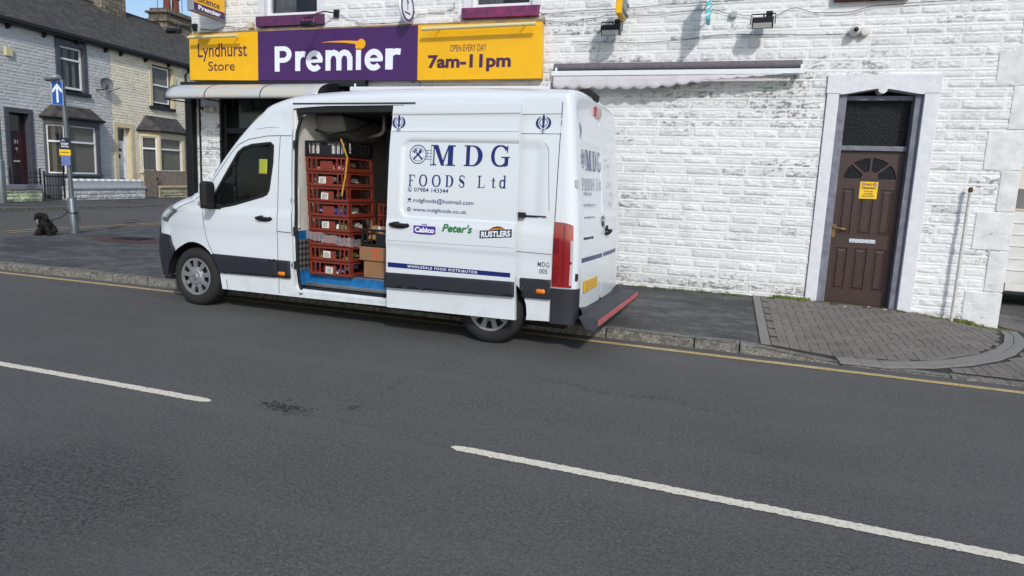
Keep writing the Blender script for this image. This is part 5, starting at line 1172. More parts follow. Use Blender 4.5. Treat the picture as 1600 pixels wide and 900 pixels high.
# ================================================================ CARGO
CRm=mat('crate_red','833423',.5,var=.18,vscale=10); CRb=mat('crate_black',(.008,.008,.010),.5)
def crate_parts(m,h,name,lab,loc,rz,group,label_x=None,half=True):
    """slotted bread crate 0.50 x 0.46; slots in front, low cut-out on the ends"""
    e=empty(name,lab,'crate',loc,rz,group); e.scale=(1.06,1.1,1); w_=.50; d=.46; t=.012
    b=MB(); b.box(0,w_,0,d,.0,.012)
    for y in (0,d-t):
        b.box(0,w_,y,y+t,.0,.030); b.box(0,w_,y,y+t,h-.024,h); b.box(0,w_,y-.004,y+t+.004,h-.006,h)
        xs=[0,.055,.098,.141,.184,.316,.359,.402,.445,.50]
        for i in range(len(xs)):
            pass
        b.box(0,.026,y,y+t,.03,h-.024); b.box(w_-.026,w_,y,y+t,.03,h-.024); b.box(.178,.322,y,y+t,.03,h-.024 if y else h-.045)
        for x in (.066,.118,.370,.422): b.box(x,x+.013,y,y+t,.03,h-.024)
    for x in (0,w_-t):
        b.box(x,x+t,t,d-t,.0,.042); b.box(x,x+t,0,.05,.042,h); b.box(x,x+t,d-.05,d,.042,h); b.box(x,x+t,.05,d-.05,h-.018,h-.004)
    b.out('crate_shell',m,e,bevel=.0025)
    if label_x is not None:
        o=bx('paper_label',label_x,label_x+.085,-.006,-.003,.035,.105,mat('label_white',(.75,.74,.70),.7),e); o.rotation_euler=(0,R(random.uniform(-5,5)),0)
        b=MB()
        for k in range(5): b.box(label_x+.012,label_x+.05+random.random()*.03,-.0075,-.0065,.045+k*.011,.049+k*.011)
        b.out('printed_lines',CR,o)
    return e
wraps=[mat('packet_%s'%n_,c_,.35,var=.3,vscale=40,bump=.4,bscale=60) for n_,c_ in (('white','d8d6cf'),('blue','3a4f9a'),('brown','b08a5a'),('green','6f8a4a'),('red','a8484a'),('dark','2b2d38'))]
def packets(lab,loc,rz,h,cols,n=16,top=.09):
    b=MB(); mats=[wraps[c] for c in cols]
    for i in range(n):
        x=random.uniform(.05,.43); y=random.uniform(.05,.38); z=random.uniform(.015,top-.03); s=random.uniform(.03,.05); b.cm=random.randrange(len(mats)); a=random.uniform(-.9,.9)
        c_,s_=math.cos(a),math.sin(a); L=random.uniform(.05,.09); V=[]
        for (dx,dy,dz) in ((-1,-.5,0),(1,-.5,0),(1,.5,0),(-1,.5,0),(-.8,-.35,1),(.8,-.35,1),(.8,.35,1),(-.8,.35,1)):
            X=dx*L*.5; Y=dy*L; V.append((x+X*c_-Y*s_,y+X*s_+Y*c_,z+dz*s+random.uniform(-.006,.006)))
        b.add(V,[(0,3,2,1),(4,5,6,7),(0,1,5,4),(1,2,6,5),(2,3,7,6),(3,0,4,7)])
    o=b.out('food_packets',None,mats=mats,loc=loc); o.rotation_euler=(0,0,rz); return tag(o,lab,'packets',group='packets lying in the crates')
NUM=['bottom','second','third','fourth','fifth','sixth','seventh','eighth']
z=.506; H=.1605
lean_x=[.0,.0,.0,.005,.0,-.004,-.006,-.01]; lx=[.20,.18,None,.17,None,.175,.155,None]
for i in range(8):
    x=1.428+lean_x[i]-i*.009; y=.125+.004*i; rz=TH+R(random.uniform(-.7,.7))
    crate_parts(CRm,H-.004,'bread_crate','red crate, %s from the floor of the front stack%s'%(NUM[i],', with a paper label' if lx[i] else ''),vw(x,y,z),rz,'red crates in the front stack',lx[i])
    packets('wrapped food packets in the %s red crate of the front stack'%NUM[i],vw(x,y,z+.002),rz,H,([1,0,5],[3,2,5],[5,0],[0,1,3],[0,1,4,2],[5,2],[5,3,0],[2,3,4])[i],(22,20,8,20,26,12,14,20)[i],.10)
    z+=H
crate_parts(CRb,.165,'bread_crate','black slotted plastic crate on top of the red front stack',vw(1.345,.150,z),TH,'black crates in the van')
b=MB(); b.cm=0
for k in range(9): X=.04+k*.048; b.cm=[0,0,0,1,1,0,0,0,0][k]; b.add([(X,.03,.01),(X+.036,.03,.01),(X+.036,.2,.02),(X,.2,.02),(X-.012,.035,.15),(X+.022,.035,.15),(X+.022,.2,.15),(X-.012,.2,.15)],[(0,3,2,1),(4,5,6,7),(0,1,5,4),(1,2,6,5),(2,3,7,6),(3,0,4,7)])
o=b.out('food_packets',None,mats=[wraps[0],wraps[5]],loc=vw(1.345,.150,z+.01)); o.rotation_euler=(0,0,TH); tag(o,'upright pale packets in the black crate on top of the front stack','packets',group='packets lying in the crates')
z2=.506
for i in range(5):
    crate_parts(CRm,H-.004,'bread_crate','red crate, %s from the floor of the rear stack behind the boxes'%NUM[i],vw(1.90,.74,z2),TH,'red crates in the rear stack'); z2+=H
card=mat('cardboard','97704f',.85,var=.15,vscale=6); 
def carton(lab,x0,x1,y0,y1,z0,z1,tape=True):
    e=empty('cardboard_box',lab,'box',vw(x0,y0,z0),TH,group='cardboard boxes in the van'); w_,d,h=x1-x0,y1-y0,z1-z0
    bx('carton',0,w_,0,d,0,h,card,e,bevel=.004); bx('flap_seam',0.005,w_-.005,d/2-.002,d/2+.002,h,h+.002,CR,e)
    if tape: 
        b=MB().add(*strip([(w_*.40,h*.12),(w_*.40,h*.8)],.018,lambda a,q:(a,-.002,q))); b.add(*strip([(w_*.32,h*.82),(w_*.5,h*.84)],.018,lambda a,q:(a,-.0025,q))); b.add(*strip([(w_*.42,h*.55),(w_*.55,h*.12)],.014,lambda a,q:(a,-.003,q))); b.out('orange_tape',mat('tape_orange','d9542a',.5),e)
    return e
carton('plain brown cardboard box standing on the blue van floor',2.03,2.46,.27,.6,.506,.690,False); carton('brown cardboard box with orange tape lying on top of another box',1.985,2.48,.25,.62,.694,.842)
crate_parts(CRb,.19,'bread_crate','black slotted plastic crate standing on the cardboard boxes',vw(1.99,.27,.846),TH,'black crates in the van')
packets('pale packets heaped in the black crate on the cardboard boxes',vw(1.99,.27,.90),TH,.2,[0,2],22,.17)
V=[];F=[]; P=[(1.83,1.975,.12),(1.925,1.78,.10),(1.90,1.60,.105),(1.865,1.44,.108),(1.855,1.38,.108)]
for (u,zz,y) in P: a=vw(u-.009,y,zz); c_=vw(u+.012,y-.004,zz); V+=[a,c_]
F=[(2*i,2*i+1,2*i+3,2*i+2) for i in range(4)]
o=mk('strap',V,F,mat('strap_yellow','c99a2a',.5)); s_=o.modifiers.new('s','SOLIDIFY'); s_.thickness=.002; tag(o,'bent yellow strap hanging down the corner of the front crate stack','strap')
g=G('stretch_film'); g.b.inputs['Base Color'].default_value=(.7,.68,.72,1); g.b.inputs['Roughness'].default_value=.2; g.b.inputs['Alpha'].default_value=.28; g.bump(g.noise(30,4,stretch=(.3,1,3)),.8,.01)
V=[];F=[]; n_=20
for i in range(n_+1):
    t=i/n_; u,y=(1.395+.555*min(1,t/.55), .108) if t<.55 else (1.957,.105+.45*(t-.55)/.45)
    zc=.94-.10*t; V+=[vw(u,y,zc-.045+.008*math.sin(i*2)),vw(u,y,zc+.045+.008*math.cos(i*1.7))]
F=[(2*i,2*i+2,2*i+3,2*i+1) for i in range(n_)]
tag(mk('stretch_film',V,F,M['stretch_film'],smooth=True),'band of clear stretch film round the third red crate of the front stack','plastic film')
# ================================================================ TERRACE ACROSS THE SIDE STREET
# local axes: x along the terrace (away from the main road), y back from the garden walls, z up; everything is sheared 2% up the hill
HO=(-23.674,18.207,0); HRZ=math.atan2(.99233,-.1236); SHEAR[0]=.02; WY=1.3
stone_mat('blue_grey_stone',(.60,.605,.60),(.50,.505,.50),(.16,.16,.16),(.22,.22,.20),.4); stone_mat('cream_stone',(.86,.78,.62),(.76,.69,.54),(.22,.19,.15),(.30,.26,.19),.6)
gtrim=mat('dark_grey_trim','4b4f57',.55,var=.15,vscale=4); ctrim=mat('cream_trim','d6c8a4',.6,var=.12,vscale=4); gut=mat('gutter_black','16181d',.5)
g=G('slate_roof'); br=g.n.nodes.new('ShaderNodeTexBrick'); br.inputs['Scale'].default_value=1; br.inputs['Brick Width'].default_value=.30; br.inputs['Row Height'].default_value=.17; br.inputs['Mortar Size'].default_value=.012; br.inputs['Color1'].default_value=(.060,.056,.056,1); br.inputs['Color2'].default_value=(.030,.029,.030,1); br.inputs['Mortar'].default_value=(.02,.02,.02,1)
mp=g.n.nodes.new('ShaderNodeMapping'); g.n.links.new(g.tc.outputs['Object'],mp.inputs[0]); mp.inputs['Scale'].default_value=(1,1.28,0); g.n.links.new(mp.outputs[0],br.inputs['Vector'])
g.color(g.mix(g.ramp(g.noise(4,7,.7),.42,.70),br.outputs[0],(.115,.10,.085))); g.rough(.75); g.bump(g.math('ADD',br.outputs['Fac'],g.noise(20,5)),.7,.02)
ROOF=MATS['slate_roof']
def house(name,lab,x0,x1,m,base=.42,top=6.76,holes=(),seed=1,fine=True):
    e=empty(name,lab,'house',HO,HRZ,group=None)
    stone_wall('front_wall',x0,x1,base,top,.04 if fine else .08,.018 if fine else .03,WY,m,e,holes=holes,course=(.105,.13),length=(.2,.5),relief=.034,seed=seed,amp=(.85,1.15),rough=.55)
    MB().box(x0+.02,x1-.02,WY+.6,WY+7.9,base,top).box(x0+.02,x0+.1,WY+.03,WY+.6,base,top).box(x1-.1,x1-.02,WY+.03,WY+.6,base,top).box(x0+.1,x1-.1,WY+.1,WY+.6,top-.1,top).out('side_and_back_walls',room if False else MATS['white_side_stone'],e)
    RZ=9.22; RYD=4.5
    rf=MB().add([(x0-.003,WY-.28,top-.02),(x1+.003,WY-.28,top-.02),(x1+.003,RYD,RZ),(x0-.003,RYD,RZ),(x0-.003,2*RYD-WY+.3,top),(x1+.003,2*RYD-WY+.3,top),(x0-.003,WY-.28,top-.09),(x1+.003,WY-.28,top-.09),(x0-.003,2*RYD-WY+.3,top-.09),(x1+.003,2*RYD-WY+.3,top-.09)],[(0,1,2,3),(3,2,5,4),(6,7,1,0),(4,5,9,8),(8,9,7,6),(0,3,4,8,6),(1,7,9,5,2)]).out('roof',ROOF,e)
    MB().tube([(x0,RYD,RZ+.01),(x1,RYD,RZ+.01)],.07,8).out('ridge_tiles',mat('ridge_tile','4a4340',.8,var=.4,vscale=6),rf)
    b=MB(); b.box(x0,x1,WY-.36,WY-.25,top-.06,top+.05); b.box(x0,x1,WY-.24,WY-.02,top-.14,top-.08)
    k=x0+.5
    while k<x1: b.prism([(WY-.25,top-.08),(WY,top-.08),(WY,top-.32),(WY-.12,top-.26)],k,k+.10,ax='x'); k+=1.45
    b.out('gutter',gut,e); return e
def hwindow(e,x0,x1,z0,z1,y,split=.34,curtain='net',depth=.10,fw=.055,T=None):
    T=T or (lambda x,y,z:(x,y,z)); b=MB(); f=fw; b.box(x0,x0+f,y,y+.06,z0,z1); b.box(x1-f,x1,y,y+.06,z0,z1); b.box(x0+f,x1-f,y,y+.06,z0,z0+f); b.box(x0+f,x1-f,y,y+.06,z1-f,z1); zs=z1-(z1-z0)*split; b.box(x0+f,x1-f,y-.01,y+.06,zs-.035,zs+.035)
    wn=b.xf(T).out('window',upvc,e); MB().box(x0+f*.8,x1-f*.8,y+.03,y+.034,z0+f*.8,z1-f*.8).xf(T).out('pane',M['window_glass'],wn)
    V=[];n=46
    for i in range(n+1): x=x0+(x1-x0)*i/n; yy=y+.10+(.018*math.sin(i*1.9)); V+=[T(x,yy,z0),T(x,yy,z1)]
    skip=(lambda i:False) if curtain=='net' else (lambda i: i<n*.28 or i>n*.80 or (n*.5<i<n*.66))
    F=[(2*i,2*i+2,2*i+3,2*i+1) for i in range(n) if not skip(i)]
    mk('curtain',V,F,mat('blind_pale',(.62,.63,.58),.9,var=.15,vscale=2),wn); MB().box(x0-.02,x1+.02,y+.17,y+.175,z0-.05,z1+.05).xf(T).out('room_back',room,wn)
    return wn
def frame(x0,x1,z0,z1,y0,y1,t,m,parent,name,tb=None):
    b=MB(); tb=t if tb is None else tb; b.box(x0,x0+t,y0,y1,z0,z1); b.box(x1-t,x1,y0,y1,z0,z1); b.box(x0+t,x1-t,y0,y1,z1-t*1.1,z1)
    if tb: b.box(x0+t,x1-t,y0,y1,z0,z0+tb)
    return b.out(name,m,parent,bevel=.006)
def bay(e,P,z0,z1,m,roofz,curtains):
    """canted bay: P = four plan corners; stone posts, lintels, sills and a hipped slate roof"""
    b=MB(); segs=[(P[0],P[1]),(P[1],P[2]),(P[2],P[3])]
    for k,(A_,B_) in enumerate(segs):
        dx,dy=B_[0]-A_[0],B_[1]-A_[1]; L=math.hypot(dx,dy); dx/=L; dy/=L
        T=lambda x,y,z,A_=A_,dx=dx,dy=dy:(A_[0]+dx*x-dy*y,A_[1]+dy*x+dx*y,z)
        pl,pr=(.09,.10) if k==0 else ((.11,.17) if k==1 else (.14,.09))
        q=MB(); o=.002*k; q.box(-.0,pl,-o,.24,z0-.95,z1-o); q.box(L-pr,L,-o,.24,z0-.95,z1-o); q.box(pl,L-pr,-.01-o,.22,z1-.27,z1-o); q.box(pl,L-pr,-o,.22,z0-.95,z0-.1); q.box(-.03,L+.03,-.08-o,.20,z0-.10,z0-.005-o); q.xf(T); b.add(q.v,q.f)
        hwindow(e,pl,L-pr,z0,z1-.27,.06,curtain=curtains[k],split=.34,T=T)
    bay_=b.out('bay_window',m,e,bevel=.008)
    cx=(P[0][0]+P[3][0])/2; ex=[]
    for (x,y),(ox,oy) in zip(P,((-.16,-.02),(-.10,-.15),(.10,-.15),(.16,-.02))): ex.append((x+ox,y+oy))
    ex[0]=(ex[0][0],WY); ex[3]=(ex[3][0],WY); tl_,tr_=(P[0][0]+.42,WY),(P[3][0]-.42,WY)
    V=[(x,y,z1+.03) for x,y in ex]+[(tl_[0],WY-.03,roofz),(tr_[0],WY-.03,roofz)]+[(x,y,z1-.04) for x,y in ex]
    MB().add(V,[(0,1,4),(1,2,5,4),(2,3,5),(6,7,1,0),(7,8,2,1),(8,9,3,2),(6,9,8,7)]).out('bay_roof',ROOF,bay_)
    MB().tube([(x,y-.03,z1) for x,y in ex],.045,6).out('bay_gutter',gut,bay_)
# --- grey house (A)
dgrey=gtrim; sA=.02
A=house('terraced_house','blue-grey painted stone terraced house with dark grey window and door surrounds',-1.25,3.92,M['blue_grey_stone'],seed=21,holes=[(-.95,.07,.4,3.70),(1.24,2.66,4.62,6.62),(.65,3.05,.4,3.50)])
frame(-1.02,.10,.5,3.74,WY-.05,WY+.25,.16,gtrim,A,'door_surround',tb=0)
b=MB(); b.box(-.86,-.06,WY+.18,WY+.24,2.84,2.92); b.box(-.86,-.80,WY+.17,WY+.24,.9,3.5); b.box(-.12,-.06,WY+.17,WY+.24,.9,3.5); b.out('door_frame',mat('deep_maroon_frame','2c1620',.5),A)
d=bx('front_door',-.80,-.12,WY+.19,WY+.23,1.0,2.84,mat('door_maroon','3a1420',.4),A); bx('transom_pane',-.80,-.12,WY+.20,WY+.205,2.92,3.48,dk,A)
b=MB()
for x0,x1,z0,z1 in ((-.72,-.5,1.15,1.75),(-.42,-.2,1.15,1.75),(-.72,-.5,1.95,2.65),(-.42,-.2,1.95,2.65)): b.box(x0,x1,WY+.182,WY+.19,z0,z1)
b.out('door_panels',MATS['door_maroon'],d,bevel=.01); b=MB(); b.box(-.60,-.34,WY+.175,WY+.19,1.80,1.86); b.lathe([(0,-.02),(.045,-.02),(.045,0)],(-.46,WY+.18,2.28),n=12); b.tube([(-.46,WY+.16,2.28),(-.46,WY+.15,2.12)],.02,6); b.out('knocker_and_letter_plate',CH,d)
text('21',(-.54,-.38,2.48,2.60),lambda x,z:(x,WY+.178,z),CH,d,bold=.02)
tag(bx('step',-1.0,.05,.95,WY+.2,.42,.95,mat('step_grey2','6b6c6c',.8),A),None)
frame(1.24,2.70,4.60,6.56,WY-.05,WY+.18,.19,gtrim,A,'window_surround',tb=0); hwindow(A,1.43,2.50,4.72,6.34,WY+.06,curtain='open',fw=.08,split=.30); bx('window_sill',1.20,2.74,WY-.14,WY+.05,4.50,4.62,gut,A)
bay(A,[(.52,WY),(1.08,.75),(2.62,.75),(3.18,WY)],1.42,3.55,gtrim,4.05,['open','net','net'])
tag(MB().box(-.85,-.60,WY-.10,WY,5.52,5.82).xf(lambda x,y,z:(x,y,z)).out('alarm_box',mat('box_cream','cfc79c',.5)),'cream alarm box high on the blue-grey house left of its upstairs window','alarm box'); bpy.data.objects['alarm_box'].location=HO; bpy.data.objects['alarm_box'].rotation_euler=(0,0,HRZ)
# --- cream house (B)
B=house('terraced_house','cream painted stone terraced house with a white door and low bay roof',3.92,9.35,M['cream_stone'],seed=33,holes=[(3.96,5.10,.4,3.66),(6.28,7.75,4.52,6.60),(5.55,8.2,.4,3.38)])
frame(3.95,5.10,.6,3.66,WY-.04,WY+.3,.20,ctrim,B,'door_surround',tb=0)
d=bx('front_door',4.14,4.76,WY+.20,WY+.25,1.25,2.80,upvc,B); bx('transom_pane',4.14,4.76,WY+.22,WY+.225,2.88,3.42,dk,B); MB().box(4.10,4.15,WY+.18,WY+.26,1.2,3.45).box(4.75,4.90,WY+.18,WY+.26,1.2,3.45).box(4.15,4.75,WY+.18,WY+.26,2.80,2.88).box(4.15,4.75,WY+.18,WY+.26,3.40,3.46).out('door_frame',upvc,B)
poly_flat('fanlight_pane',[circ(4.45,2.42,.17,12,.15,0,180)],lambda x,z:(x,WY+.195,z),dk,d); MB().box(4.40,4.50,WY+.185,WY+.20,2.12,2.30).out('knocker',gut,d); MB().box(4.24,4.66,WY+.19,WY+.20,1.72,1.77).box(4.22,4.42,WY+.19,WY+.199,1.33,1.65).box(4.48,4.68,WY+.19,WY+.199,1.33,1.65).out('door_panels',mat('panel_shadow_white',(.6,.61,.62),.5),d)
text('23',(4.38,4.52,2.62,2.70),lambda x,z:(x,WY+.195,z),gut,d,bold=.02)
bx('step',4.0,5.1,.9,WY+.2,.5,1.2,MATS['step_grey2'],B)
frame(6.18,7.85,4.55,6.62,WY-.04,WY+.16,.16,ctrim,B,'window_surround',tb=0); hwindow(B,6.34,7.50,4.75,6.38,WY+.05,split=.5,curtain='net'); bx('window_sill',6.12,7.72,WY-.14,WY+.05,4.44,4.58,gut,B)
bay(B,[(5.42,WY),(6.02,.75),(7.72,.75),(8.32,WY)],1.60,3.42,ctrim,4.12,['net','net','net'])
MB().tube([(8.55,WY-.08,.5),(8.55,WY-.08,6.3),(8.55,WY-.3,6.5)],.045,8).out('downpipe',gut,B,smooth=True,autosm=50)
o=MB().box(7.62,7.84,WY-.10,WY,5.70,6.12).out('alarm_box',MATS['box_cream']); o.location=HO; o.rotation_euler=(0,0,HRZ); tag(o,'cream alarm box on the cream house right of its upstairs window','alarm box')
# dish
e=empty('satellite_dish','round grey satellite dish on the wall where the grey and cream houses meet','satellite dish',HO,HRZ)
cx,cz=3.36,5.14
MB().lathe([(0,.06),(.10,.05),(.20,.02),(.25,-.025),(.255,-.025),(.20,.03),(0,.075)],(0,0,0),n=24).xf(lambda x,y,z:(cx+x*1.05+y*.3,WY-.30+y-x*.3,cz+z)).out('dish',mat('dish_grey','6c7074',.6),e,smooth=True); MB().tube([(cx,WY-.36,cz),(cx-.05,WY-.3,cz-.22),(cx-.25,WY-.02,cz-.28)],.025,6).tube([(cx,WY-.4,cz-.3),(cx+.2,WY-.8,cz-.12)],.015,6).out('dish_arm',gut,e)
# --- neighbours
Cc=house('terraced_house','pale yellow painted stone house at the far left edge behind the lamp post',-7.2,-1.25,M['cream_stone'],seed=41,fine=False,holes=[(-6.2,-4.6,4.6,6.3),(-6.4,-3.9,1.4,3.4)])
hwindow(Cc,-6.2,-4.6,4.6,6.3,WY+.05); hwindow(Cc,-6.4,-3.9,1.4,3.4,WY+.05); bx('front_door',-2.9,-2.0,WY-.02,WY+.04,.9,2.9,MATS['door_maroon'],Cc)
Dd=house('terraced_house','last house of the terrace, only its slate roof showing beside the shop corner',9.35,15.5,M['blue_grey_stone'],seed=51,fine=False,holes=[(11.0,12.4,4.6,6.3)])
hwindow(Dd,11,12.4,4.6,6.3,WY+.05)
# chimneys
g=G('chimney_stone'); br=g.n.nodes.new('ShaderNodeTexBrick'); br.inputs['Scale'].default_value=1; br.inputs['Brick Width'].default_value=.4; br.inputs['Row Height'].default_value=.19; br.inputs['Mortar Size'].default_value=.014; br.inputs['Color1'].default_value=(.30,.25,.18,1); br.inputs['Color2'].default_value=(.16,.135,.10,1); br.inputs['Mortar'].default_value=(.09,.08,.07,1)
mp=g.n.nodes.new('ShaderNodeMapping'); mp.inputs['Rotation'].default_value=(R(90),0,0); g.n.links.new(g.tc.outputs['Object'],mp.inputs[0]); g.n.links.new(mp.outputs[0],br.inputs['Vector']); g.color(g.mix(g.ramp(g.noise(5,7,.7),.45,.65),br.outputs[0],(.06,.055,.05))); g.rough(.9); g.bump(g.noise(9,6,.7),.8,.04)
CHM=MATS['chimney_stone']; pot=mat('clay_pot','7a4432',.8,var=.35,vscale=8)
def chimney(par,x0,x1,z0,z1,pots):
    b=MB(); b.box(x0,x1,4.0,5.1,z0,z1); b.box(x0-.1,x1+.1,3.9,5.2,z1-.42,z1-.28); b.box(x0-.12,x1+.12,3.88,5.22,z1,z1+.12); b.box(x0+.05,x1-.05,4.05,5.05,z1+.12,z1+.28)
    c_=b.out('chimney',CHM,par,bevel=.02)
    for x in pots:
        MB().lathe([(.20,0),(.18,.35),(.17,.72),(.23,.74),(.23,.80),(.19,.82),(.15,.82),(.15,.5)],(x,4.5,z1+.26),axis='z',n=14).lathe([(.19,.80),(.2,.9),(.16,.9)],(x,4.5,z1+.26),axis='z',n=7).out('chimney_pot',pot,c_,smooth=True,autosm=35)
chimney(B,6.55,8.05,8.5,10.6,(6.9,7.7)); chimney(Dd,10.85,12.95,8.5,9.80,(11.55,12.2)); chimney(Cc,-2.2,-.9,8.5,10.5,(-1.9,-1.2))
aer=mat('aerial_grey','5b5e62',.5,.5)
def aerial(lab,x,z0,z1,y=4.4,L=.5):
    o=MB().tube([(x,y,z0),(x,y,z1)],.018,6).tube([(x-L,y-.1,z1-.05),(x+L,y+.1,z1-.18)],.012,5)
    for k in range(6): t=-L+2*L*k/5; o.tube([(x+t,y-.2,z1-.11-.06*t/L),(x+t,y+.2,z1-.11-.06*t/L)],.008,4)
    o=o.out('aerial',aer); o.location=HO; o.rotation_euler=(0,0,HRZ); tag(o,lab,'aerial')
aerial('thin tv aerial on a pole left of the twin-pot chimney',10.7,9.2,10.75); aerial('tall tv aerial pole at the right side of the twin-pot chimney',12.6,9.3,11.6,L=.3)
# --- front gardens
def lw(name,lab,x0,x1,z1,m,cap,capm,y0=0,t=.28,cat='garden wall',seed=3):
    e=empty(name,lab,cat,HO,HRZ); SH=SHEAR[0]
    stone_wall('wall_face',x0,x1,.36,z1,.03,.02,y0,m,e,course=(.12,.16),length=(.25,.5),relief=.05,seed=seed)
    MB().box(x0+.002,x1-.002,y0+.02,y0+t,.36,z1).out('wall_core',m,e)
    MB().box(x0-.02,x1+.02,y0-.07,y0+t+.04,z1,z1+cap).out('coping',capm,e,bevel=.015); return e
stone_mat('lime_stone',(.62,.68,.44),(.52,.56,.38),(.14,.14,.10),(.2,.2,.14),.6)
e=lw('garden_wall','low pale green garden wall with a lilac-grey coping at the left edge',-7,-.92,.86,MATS['lime_stone'],.17,mat('coping_lilac','8c8797',.6,var=.15),seed=5)
e=lw('garden_wall','low grey painted stone garden wall topped with white dentil blocks',.22,4.12,.86,mat('pale_grey_stone_plain','a9adb0') if False else stone_mat('pale_grey_stone',(.66,.68,.69),(.52,.54,.55),(.10,.10,.09),(.14,.14,.12)),.10,mat('coping_pale','b4b8bb',.6,var=.1),seed=6)
b=MB(); b.box(.26,4.05,.06,.24,.96,1.14); b.box(.26,4.05,.05,.25,1.14,1.165); b.out('upper_course',mat('coping_pale','9a9ea2'),e)
b=MB(); k=.32
while k<4.0: b.box(k,k+.17,.05,.25,1.166,1.25); k+=.33
b.out('dentil_blocks',upvc,e,bevel=.008)
wood=mat('fence_wood','8d8074',.85,var=.4,vscale=9,bump=.4,bscale=30)
def fence(name,lab,x0,x1,z0,z1,y,cat):
    e=empty(name,lab,cat,HO,HRZ); b=MB(); k=x0
    while k<x1-.05: w_=.10; b.box(k+.004,k+w_-.004,y+random.uniform(-.004,.004),y+.022,z0,z1+random.uniform(-.01,.01)); k+=w_
    b.out('boards',wood,e); MB().box(x0,x1,y+.022,y+.06,z0+.15,z0+.24).box(x0,x1,y+.022,y+.06,z1-.25,z1-.16).out('rails',wood,e); return e
e=fence('wooden_gate','weathered wooden board gate beside the grey garden wall',4.16,4.98,.48,1.66,.04,'gate'); bx('latch',4.9,4.95,.0,.03,1.2,1.35,gut,e)
fence('wooden_fence','weathered wooden board fence standing behind the mossy low wall',5.0,8.9,.6,1.64,.36,'fence')
lw('garden_wall','low mossy cream stone wall in front of the wooden fence',5.05,8.9,.88,stone_mat('mossy_cream_stone',(.50,.45,.30),(.34,.30,.20),(.06,.055,.03),(.10,.09,.045),1.5),.10,mat('coping_cream','c4b68c',.7,var=.25),seed=8)
# iron gate and railings
def railings(name,lab,x0,x1,z0,z1,y,cat,n):
    e=empty(name,lab,cat,HO,HRZ); b=MB()
    for i in range(n+1): x=x0+(x1-x0)*i/n; b.tube([(x,y,z0),(x,y,z1)],.010,6)
    b.out('bars',gut,e); b=MB()
    for z in (z0+.08,z1-.12,(z0+z1)/2): b.box(x0,x1,y-.012,y+.012,z-.012,z+.012)
    b.box(x0-.02,x0+.02,y-.02,y+.02,z0-.03,z1+.06); b.box(x1-.02,x1+.02,y-.02,y+.02,z0-.03,z1+.06); b.out('rails',gut,e)
railings('iron_gate','black iron bar gate between the green wall and the grey wall',-.66,.16,.55,1.45,.12,'gate',7)
railings('railings','black iron railings by the front door of the blue-grey house',-1.9,-.75,1.03,1.55,.2,'railings',9)
SHEAR[0]=0
# ================================================================ STREET FURNITURE
galv=mat('galvanised','747b7f',.45,.5,var=.25,vscale=6)
PX,PY=-14.18,11.12
e=empty('sign_post','tall grey signpost on the corner footway, black dog tied to it','sign post',(PX,PY,.1))
ax=Vector((-.10,-.033,3.42)) # slight lean
def on(z): return (ax.x*z/3.42,ax.y*z/3.42,z)
MB().tube([on(0),on(.80),on(.83),on(.84)],[.098,.098,.075,.06],16).out('post_base',galv,e,smooth=True,autosm=40)
MB().tube([on(.8),on(3.42)],.048,14).out('post',galv,e,smooth=True,autosm=40)
q=Vector(cam_axes()[0]); q.z=0; q.normalize(); rzc=math.atan2(q.y,q.x)
s=empty('one_way_sign','blue rectangular sign with a white upward arrow on the signpost','traffic sign',(PX-.17,PY-.10,3.26),rzc-.12)
bx('sign_plate',-.14,.14,0,.012,-.30,.22,mat('sign_blue','1257a8',.35),s,bevel=.004)
fw_=lambda x,z:(x,-.003,z)
MB().add(*strip([(-.132,.212),(-.132,-.292),(.132,-.292),(.132,.212)],.008,fw_,close=True)).out('border',wh,s)
poly_flat('arrow',[[(-.025,-.24),(.025,-.24),(.025,.02),(-.025,.02)],[(0,.17),(.115,.04),(.115,-.035),(.0,.085),(-.115,-.035),(-.115,.04)],[(-.024,.021),(.024,.021),(.024,.08),(-.024,.08)]],fw_,wh,s,.3)
l=empty('sign_light','grey oval lantern head on top of the signpost','lamp',(PX-.18,PY-.1,3.56),rzc)
MB().lathe([(0,-.09),(.10,-.07),(.13,0),(.10,.05),(0,.08)],(0,0,0),axis='z',n=18).xf(lambda x,y,z:(x*1.5-.08,y,z*.8-.012+x*.25)).out('lantern_hood',mat('lantern_grey','8b9398',.35,.3),l,smooth=True)
MB().tube([(.06,.02,-.14),(.08,.0,.02),(.02,0,.05)],.035,8).out('lantern_arm',galv,l,smooth=True)
s=empty('notice_board','dark street notice with a yellow band fixed halfway up the signpost','notice',(PX-.05,PY-.085,1.90),rzc)
bx('notice_plate',-.105,.105,0,.02,.02,.36,mat('notice_navy','1a2036',.5),s); bx('blue_plate',-.095,.105,0,.02,-.26,-.03,mat('notice_blue','3a4c8c',.5,var=.5,vscale=30,col2='7f8fc4'),s); bx('yellow_band',-.125,.12,-.006,.02,-.03,.10,mat('notice_yellow','f2c61f'),s)
text('STREET',(-.085,.085,.20,.245),lambda x,z:(x,-.003,z),wh,s,bold=.03); text('WATCH',(-.085,.085,.145,.185),lambda x,z:(x,-.003,z),wh,s,bold=.03); text('PARKING',(-.10,.095,.02,.05),lambda x,z:(x,-.009,z),gut,s,bold=.03)
MB().tube([(-.07,0,.28),(-.03,-.003,.31),(.0,-.003,.28)],.008,5).out('symbol',wh,s)
